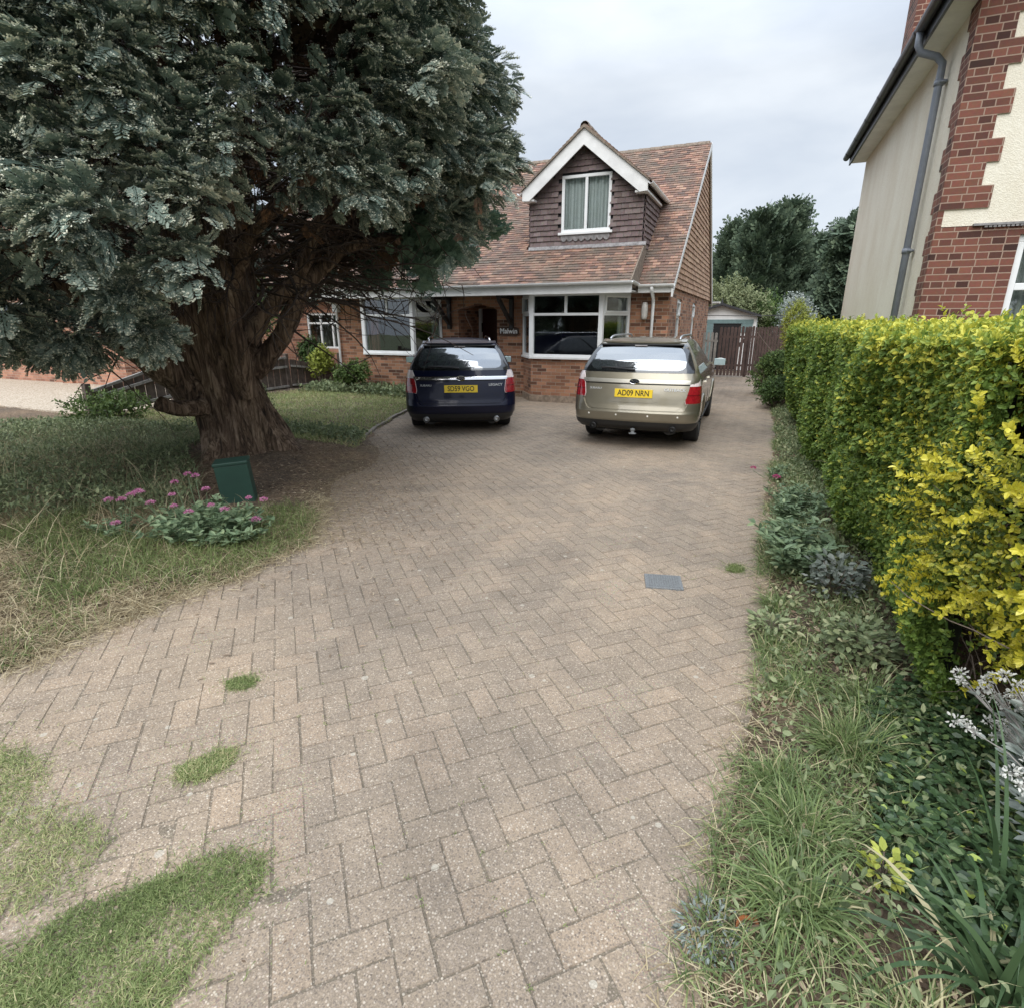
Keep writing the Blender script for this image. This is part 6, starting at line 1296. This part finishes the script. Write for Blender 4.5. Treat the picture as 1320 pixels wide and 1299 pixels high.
for a in (-.9, 0, .9):
    q = rg.uniform(0, 6.28, n) ; 
    if a == -.9: qa = q
    D = np.stack([np.cos(qa + a), np.sin(qa + a), rg.uniform(-.3, .2, n)], -1); V, F = leaves(P, D, up_dirs(n, .35, rg), rg.uniform(.020, .040, n), rg.uniform(.016, .026, n), .05); acc.add(V, F, np.clip(rg.normal(.45, .25, n), 0, 1))
stuff(acc, 'ivy', M['ivy'], 'dark ivy carpet under the silver plant')
M['tuft'] = mat_leaf('tuft_blade', [(0, (0.06, 0.09, 0.04)), (.5, (0.16, 0.225, 0.085)), (.85, (0.29, 0.36, 0.14)), (1, (0.52, 0.48, 0.28))], .3, .5)
def tuft(x, y, n, h, w_, spread, label, mat='tuft', tint=.5, bend=.7, dry=.1, cat='grass tuft', name='grass_tuft', r0=.05, cols=None, segs=5):
    z = float(ground_z(np.array([x]), np.array([y]))[0]); t = empty(name, (x, y, z), 0, label, cat, 'grass tufts on the right verge' if name == 'grass_tuft' else None); acc = Acc()
    a = rg.uniform(0, 6.283, n); r = r0 * np.sqrt(rg.random(n)); P = np.stack([np.cos(a) * r, np.sin(a) * r, np.zeros(n)], -1); r0b = r0 * (2.2 if name == 'grass_tuft' else 1); P = P * (r0b / r0) * rg.uniform(.5, 1.2, (n, 1)); D = unit(np.stack([np.cos(a) * spread * rg.random(n) * 1.4 + rg.normal(0, .35, n), np.sin(a) * spread * rg.random(n) * 1.4 + rg.normal(0, .35, n), np.ones(n) * .9], -1))
    V, F = blades(P, D, h * (.85 if name == 'grass_tuft' else 1) * rg.uniform(.35, 1.15, n), w_ * rg.uniform(.7, 1.2, n), bend * rg.uniform(.4, 1.3, n), segs, rg); T = np.clip(rg.normal(tint, .14, n), 0, .9); T[rg.random(n) < dry] = 1.0; acc.add(V, F, T); acc.build('blades', M[mat], t); return t
tl = [(.26, 1.98, 420, .20, .0048, .8, 'fine green tuft with pale tips at the drive edge, furthest of the near row'), (.30, 1.75, 460, .24, .0055, .8, 'biggest bright green grass tuft at the drive edge in the middle of the near row'), (.27, 1.47, 420, .22, .006, .85, 'bright green tuft beside the orange peelings, nearest on the drive edge'),
      (.50, 2.28, 700, .30, .004, .7, 'large fine dark green grass clump below the bush'), (.62, 2.62, 420, .26, .004, .8, 'fine dark grass clump under the bare twigs of the bush'), (.24, 3.05, 300, .13, .005, .9, 'low grass tuft at the drive edge level with the hedge end'), (.26, 3.6, 380, .17, .006, .9, 'green tuft at the drive edge beside the purple-leaved plant'), (.32, 2.68, 260, .14, .005, .9, 'thin tuft between the low tuft and the dark clump'),
      (.20, 4.6, 160, .10, .005, .9, 'small yellowish tuft at the drive edge right of the access cover'), (.35, 9.2, 200, .18, .008, .9, 'small tuft far along the hedge foot')]
for a in tl: tuft(*a)
M['strap'] = mat_leaf('strap_leaf', [(0, (0.035, 0.060, 0.028)), (.5, (0.07, 0.125, 0.055)), (.9, (0.14, 0.20, 0.09)), (1, (0.42, 0.38, 0.22))], .25, .4)
tuft(.74, 1.42, 60, .50, .017, .8, 'broad-leaved strap plant with arching dark green blades in the bottom right corner', 'strap', .45, .55, .06, 'plant', 'strap_leaf_plant', .07, segs=7)
tuft(.86, 1.75, 24, .55, .015, .5, 'taller upright strap leaves behind the corner strap plant', 'strap', .45, .30, .0, 'plant', 'strap_leaf_plant', .05, segs=7)
tuft(.55, 1.25, 160, .26, .005, 1.1, 'flattened dry grass clump at the bottom right corner', 'tuft', .5, .9, .65, 'grass tuft', 'dry_grass_clump', .12)
# dry grass lying on the right verge
acc = Acc(); n = 3000; y = rg.uniform(1.0, 8, n) ** 1.0; x = xr(y) + rg.normal(.04, .07, n); P = np.stack([x, y, np.maximum(ground_z(x, y), 0) + .01], -1); V, F = blades(P, unit(np.stack([rg.normal(0, 1, n), rg.normal(0, 1, n), rg.uniform(-.02, .25, n)], -1)), rg.uniform(.03, .13, n), .003 + 0 * x, rg.uniform(.05, .2, n), 3, rg); acc.add(V, F, rg.uniform(.1, 1, n)); stuff(acc, 'dry_grass', M['straw'], 'thin dead grass stems along the right edge of the drive')
acc = Acc(); P = scatter([(-.03, 1.15), (.02, 1.5), (.0, 1.8), (.08, 2.2), (.16, 3), (.12, 4), (.16, 6), (.28, 10), (.2, 15), (.5, 15), (.7, 7), (.75, 4), (.85, 2.6), (.75, 1.9), (.8, 1.1)], 20000, rg, out_only=False, bias=lambda x, y: np.clip(vnoise(x + 9, y, 2.6) * 2.4 - .6, .08, 1)); P[:, 2] = np.maximum(P[:, 2], 0); n = len(P); V, F = blades(P, up_dirs(n, .8, rg), rg.uniform(.03, .19, n), .0036 * (1 + P[:, 1] * .05), rg.uniform(.3, 1.3, n), 3, rg); T = np.clip(rg.normal(.5, .2, n), 0, .9); T[rg.random(n) < .15] = 1; acc.add(V, F, T); stuff(acc, 'verge_grass', M['tuft'], 'mixed thin grass among the verge plants on the right')
acc = Acc(); P = scatter([(.03, .9), (.1, 2.2), (.18, 4), (.25, 8), (.6, 8), (.8, 3), (1.2, 1.0)], 4200, rg); n = len(P); P[:, 2] += rg.uniform(.004, .02, n); V, F = leaves(P, unit(np.stack([rg.normal(0, 1, n), rg.normal(0, 1, n), rg.normal(0, .2, n)], -1)), up_dirs(n, .5, rg), rg.uniform(.01, .045, n), rg.uniform(.005, .02, n)); acc.add(V, F, rg.uniform(0, 1, n)); stuff(acc, 'leaf_litter', M['litter'], 'brown leaf litter on the right verge soil')
# orange bark peelings
for (x, y, a, lb) in ((.12, 1.36, .7, 'orange curl of peel on the soil, left one of the three'), (.20, 1.37, 2.2, 'orange curl of peel on the soil, middle one of the three'), (.40, 1.22, 1.4, 'orange curl of peel nearest the bottom edge')):
    pts = [(math.cos(a) * s + .012 * math.sin(s * 60) * -math.sin(a), math.sin(a) * s + .012 * math.sin(s * 60) * math.cos(a), .02 + .012 * math.sin(s * 40)) for s in np.linspace(0, .09, 9)]
    o = MB().tube(pts, [.002, .005, .006, .006, .006, .005, .005, .004, .001], 5).build('peel', mat_plain('orange_peel', (.33, .11, .035), .6)); o.location = (x, y, .01); tag(o, lb, 'peel', 'orange peelings on the verge')
o = MB().lathe([(.055, 0), (.045, .008), (.02, .014), (0, .015)], 12).build('sand_heap', mat_plain('ant_sand', (.34, .23, .14), .95, scale=80, var=.3, bmp=.6)); o.location = (.10, 1.70, 0.0); tag(o, 'little heap of sandy earth at the drive edge beside the grass tufts', 'sand heap')
# flowering plants (valerian)
M['val_leaf'] = mat_leaf('valerian_leaf', [(0, (0.065, 0.11, 0.055)), (.5, (0.175, 0.25, 0.14)), (1, (0.33, 0.40, 0.22))], .2, .5)
M['pink'] = mat_leaf('pink_petal', [(0, (0.42, 0.10, 0.25)), (.5, (0.68, 0.24, 0.46)), (1, (0.85, 0.48, 0.66))], .3, .6); M['magenta'] = mat_leaf('magenta_petal', [(0, (0.35, 0.03, 0.12)), (1, (0.65, 0.12, 0.32))], .3, .6)
def valerian(x, y, rx, ry, h, nst, label, heads, leafl=.07, headmat='pink', group='pink flowering valerian plants'):
    z = float(ground_z(np.array([x]), np.array([y]))[0]); t = empty('valerian_plant', (x, y, z), 0, label, 'flower', group); acc = Acc(); st_ = []
    for i in range(nst):
        a = rg.uniform(0, 6.283); r = math.sqrt(rg.random()); px_, py_ = math.cos(a) * r * rx * .6, math.sin(a) * r * ry * .6
        path = wander((px_, py_, 0), (px_ * 1.2 + rg.normal(0, .05), py_ * 1.2 + rg.normal(0, .05), h * .8), h * rg.uniform(.5, 1.0), 6, .10, rg); st_.append((path, [.003] * 6 + [.002]))
        O = np.array(path)[1:]; n = len(O)
        for q in range(4):
            aa = rg.uniform(0, 6.283, n); D = np.stack([np.cos(aa), np.sin(aa), rg.uniform(-.1, .7, n)], -1); V, F = leaves(O, D, up_dirs(n, .4, rg), leafl * rg.uniform(.6, 1.2, n), leafl * .36 * rg.uniform(.8, 1.2, n), .12); acc.add(V, F, np.clip(rg.normal(.5, .2, n), 0, 1))
    acc.build('leaves', M['val_leaf'], t)
    for (hx_, hy_, hz, r) in heads:
        st_.append(([(hx_ * .5, hy_ * .5, 0), (hx_ * .8, hy_ * .8, hz * .6), (hx_, hy_, hz)], [.003, .0025, .002])); ac = Acc(); n = 170; u = rdir(n, rg); u[:, 2] = np.abs(u[:, 2]) * .7; P = np.array([hx_, hy_, hz + .03]) + u * r * 1.35 * rg.uniform(.5, 1, (n, 1)); V, F = diamonds(P, unit(u + rg.normal(0, .5, (n, 3))), rdir(n, rg), .010 * np.ones(n), .007 * np.ones(n)); ac.add(V, F, rg.uniform(0, 1, n)); ac.build('flower_head', M[headmat], t)
    tubes(st_, 'stems', M['val_leaf'], t, n=4); return t
from math import sin, cos
valerian(-4.0, 2.98, .60, .36, .30, 110, 'big pink valerian in flower in front of the green cabinet', [(-.42, .22, .40, .022), (-.30, .20, .40, .025), (-.36, .05, .38, .020), (-.42, -.22, .36, .03), (-.2, -.1, .33, .02), (.0, .05, .36, .022), (-.1, -.17, .27, .02), (.12, -.02, .26, .02), (.26, .22, .27, .018), (.36, .28, .25, .024), (.42, .12, .14, .03), (-.55, -.28, .3, .026), (-.45, -.42, .16, .026), (-.25, -.25, .30, .026), (.1, -.2, .26, .024), (.3, -.05, .26, .026), (-.62, -.1, .30, .024)])
valerian(-4.75, 2.72, .20, .18, .22, 14, 'small pink valerian at the left of the big one, with two flower heads', [(0, 0, .27, .028), (.13, .10, .30, .026)], .05)
valerian(.38, 4.35, .20, .42, .32, 60, 'large-leaved green valerian at the hedge foot right of the access cover', [(-.2, .25, .12, .018)], .085, 'magenta')
valerian(.42, 5.5, .22, .45, .28, 50, 'valerian plant with a magenta flower head at the hedge foot', [(-.2, .02, .30, .026)], .07, 'magenta')
valerian(.30, 7.0, .12, .3, .18, 20, 'low valerian with a magenta flower over the drive edge, furthest one', [(-.28, -.1, .09, .024)], .05, 'magenta')
def leafy(name, x, y, n, h, r, l, w_, mat, label, tint=.5):
    z = float(ground_z(np.array([x]), np.array([y]))[0]); t = empty(name, (x, y, z), 0, label, 'plant'); acc = Acc(); a = rg.uniform(0, 6.283, n); rr = r * np.sqrt(rg.random(n)); P = np.stack([np.cos(a) * rr, np.sin(a) * rr, rg.uniform(.2, 1, n) * h], -1); D = np.stack([np.cos(a), np.sin(a), rg.uniform(-.2, .6, n)], -1) + rg.normal(0, .4, (n, 3)); V, F = leaves(P, D, up_dirs(n, .4, rg), l * rg.uniform(.6, 1.2, n), w_ * rg.uniform(.7, 1.2, n), .12); acc.add(V, F, np.clip(rg.normal(tint, .2, n), 0, 1)); acc.build('leaves', M[mat], t)
    tubes([([(0, 0, 0), tuple(p * np.array([.5, .5, .6])), tuple(p)], [.002] * 3) for p in P[:40]], 'stems', M['twig'], t, n=4); return t
M['purple_leaf'] = mat_leaf('grey_purple_leaf', [(0, (0.08, 0.10, 0.08)), (.5, (0.17, 0.20, 0.17)), (1, (0.36, 0.38, 0.34))], .15, .6)
leafy('purple_leaved_plant', .58, 3.85, 260, .22, .16, .055, .036, 'purple_leaf', 'grey-purple leaved plant tucked under the hedge beside the green tuft')
leafy('weed_plant', .22, 3.25, 240, .10, .12, .05, .022, 'weed', 'low green weed beside the drive edge below the purple-leaved plant', .75)
leafy('weed_plant', .62, 3.05, 420, .16, .16, .045, .03, 'weed', 'broad-leaved weed under the near corner of the hedge', .6)
leafy('lime_seedling', .52, 1.66, 60, .09, .05, .035, .022, 'shrub_gold', 'small lime green seedling in the ivy behind the strap leaves', .6)
leafy('grey_weed', .05, 1.33, 260, .05, .10, .022, .008, 'silver', 'fine grey-green weed lying on the bottom drive edge', .15)
# silver felted plant at the right edge
sp_ = empty('silver_leaf_plant', (1.05, 1.95, 0), 0, 'white felted silver-leaved plant with pale flowering stems at the right edge', 'plant'); acc = Acc(); st_ = []; fl = Acc()
def sil_stem(p0, pts):
    P = [np.array(p0)] + [np.array(p) for p in pts]; path = []
    for i in range(len(P) - 1):
        for q in np.linspace(0, 1, 5, endpoint=False): path.append(P[i] * (1 - q) + P[i + 1] * q)
    path.append(P[-1]); st_.append((path, list(np.linspace(.0035, .002, len(path))))); O = np.array(path); D = np.gradient(O, axis=0)
    for k in range(3, len(O), 2):
        for s_ in (-1, 1): d = unit(D[k] + s_ * np.cross(unit(D[k]), rdir(1, rg)[0]) * .02 * 40 * .03 + rg.normal(0, .03, 3)); V, F = leaves(O[k][None], (unit(D[k]) + rdir(1, rg)[0] * .9)[None], rdir(1, rg), rg.uniform(.025, .05), rg.uniform(.012, .018), .1); acc.add(V, F, [rg.uniform(.3, .8)])
    n = 26; e = O[-1]; u = rdir(n, rg); V, F = leaves(e + u * .008 * rg.uniform(.5, 2.6, (n, 1)), u, rdir(n, rg), .014 * rg.uniform(.6, 1.3, n), .009 * np.ones(n), .3); fl.add(V, F, rg.uniform(.6, 1, n))
    for _ in range(4):
        b2 = e - unit(D[-1]) * rg.uniform(.01, .07) + rdir(1, rg)[0] * .035; st_.append(([O[-3], (O[-2] + b2) / 2, b2], [.002, .0015, .0015])); n = 12; u = rdir(n, rg); V, F = leaves(b2 + u * .006, u, rdir(n, rg), .013 * np.ones(n), .008 * np.ones(n), .3); fl.add(V, F, rg.uniform(.6, 1, n))
sil_stem((.06, -.25, .02), [(.02, -.13, .16), (-.05, -.03, .29), (-.17, .08, .37), (-.30, .16, .40)])
for i in range(26): a = rg.uniform(1.3, 4.6); sil_stem((.08, 0, .05), [(.08 + .08 * math.cos(a), .1 * math.sin(a) + .05, .25), (.02 + rg.uniform(-.28, .12), rg.uniform(-.25, .45), rg.uniform(.30, .66))])
n = 260; a = rg.uniform(0, 6.283, n); P = np.stack([.04 + np.cos(a) * .13, .10 + np.sin(a) * .28, rg.uniform(.05, .50, n)], -1); V, F = leaves(P, np.stack([np.cos(a), np.sin(a), rg.uniform(.1, .8, n)], -1), up_dirs(n, .3, rg), rg.uniform(.05, .095, n), rg.uniform(.022, .032, n), .12); acc.add(V, F, np.clip(rg.normal(.4, .2, n), 0, 1))
acc.build('leaves', M['silver'], sp_); M['white_bud'] = mat_leaf('white_felted_bud', [(0, (.34, .34, .31)), (1, (.66, .66, .62))], .1, .9); fl.build('flower_buds', M['white_bud'], sp_); tubes(st_, 'stems', M['fence_grey'], sp_, n=5)
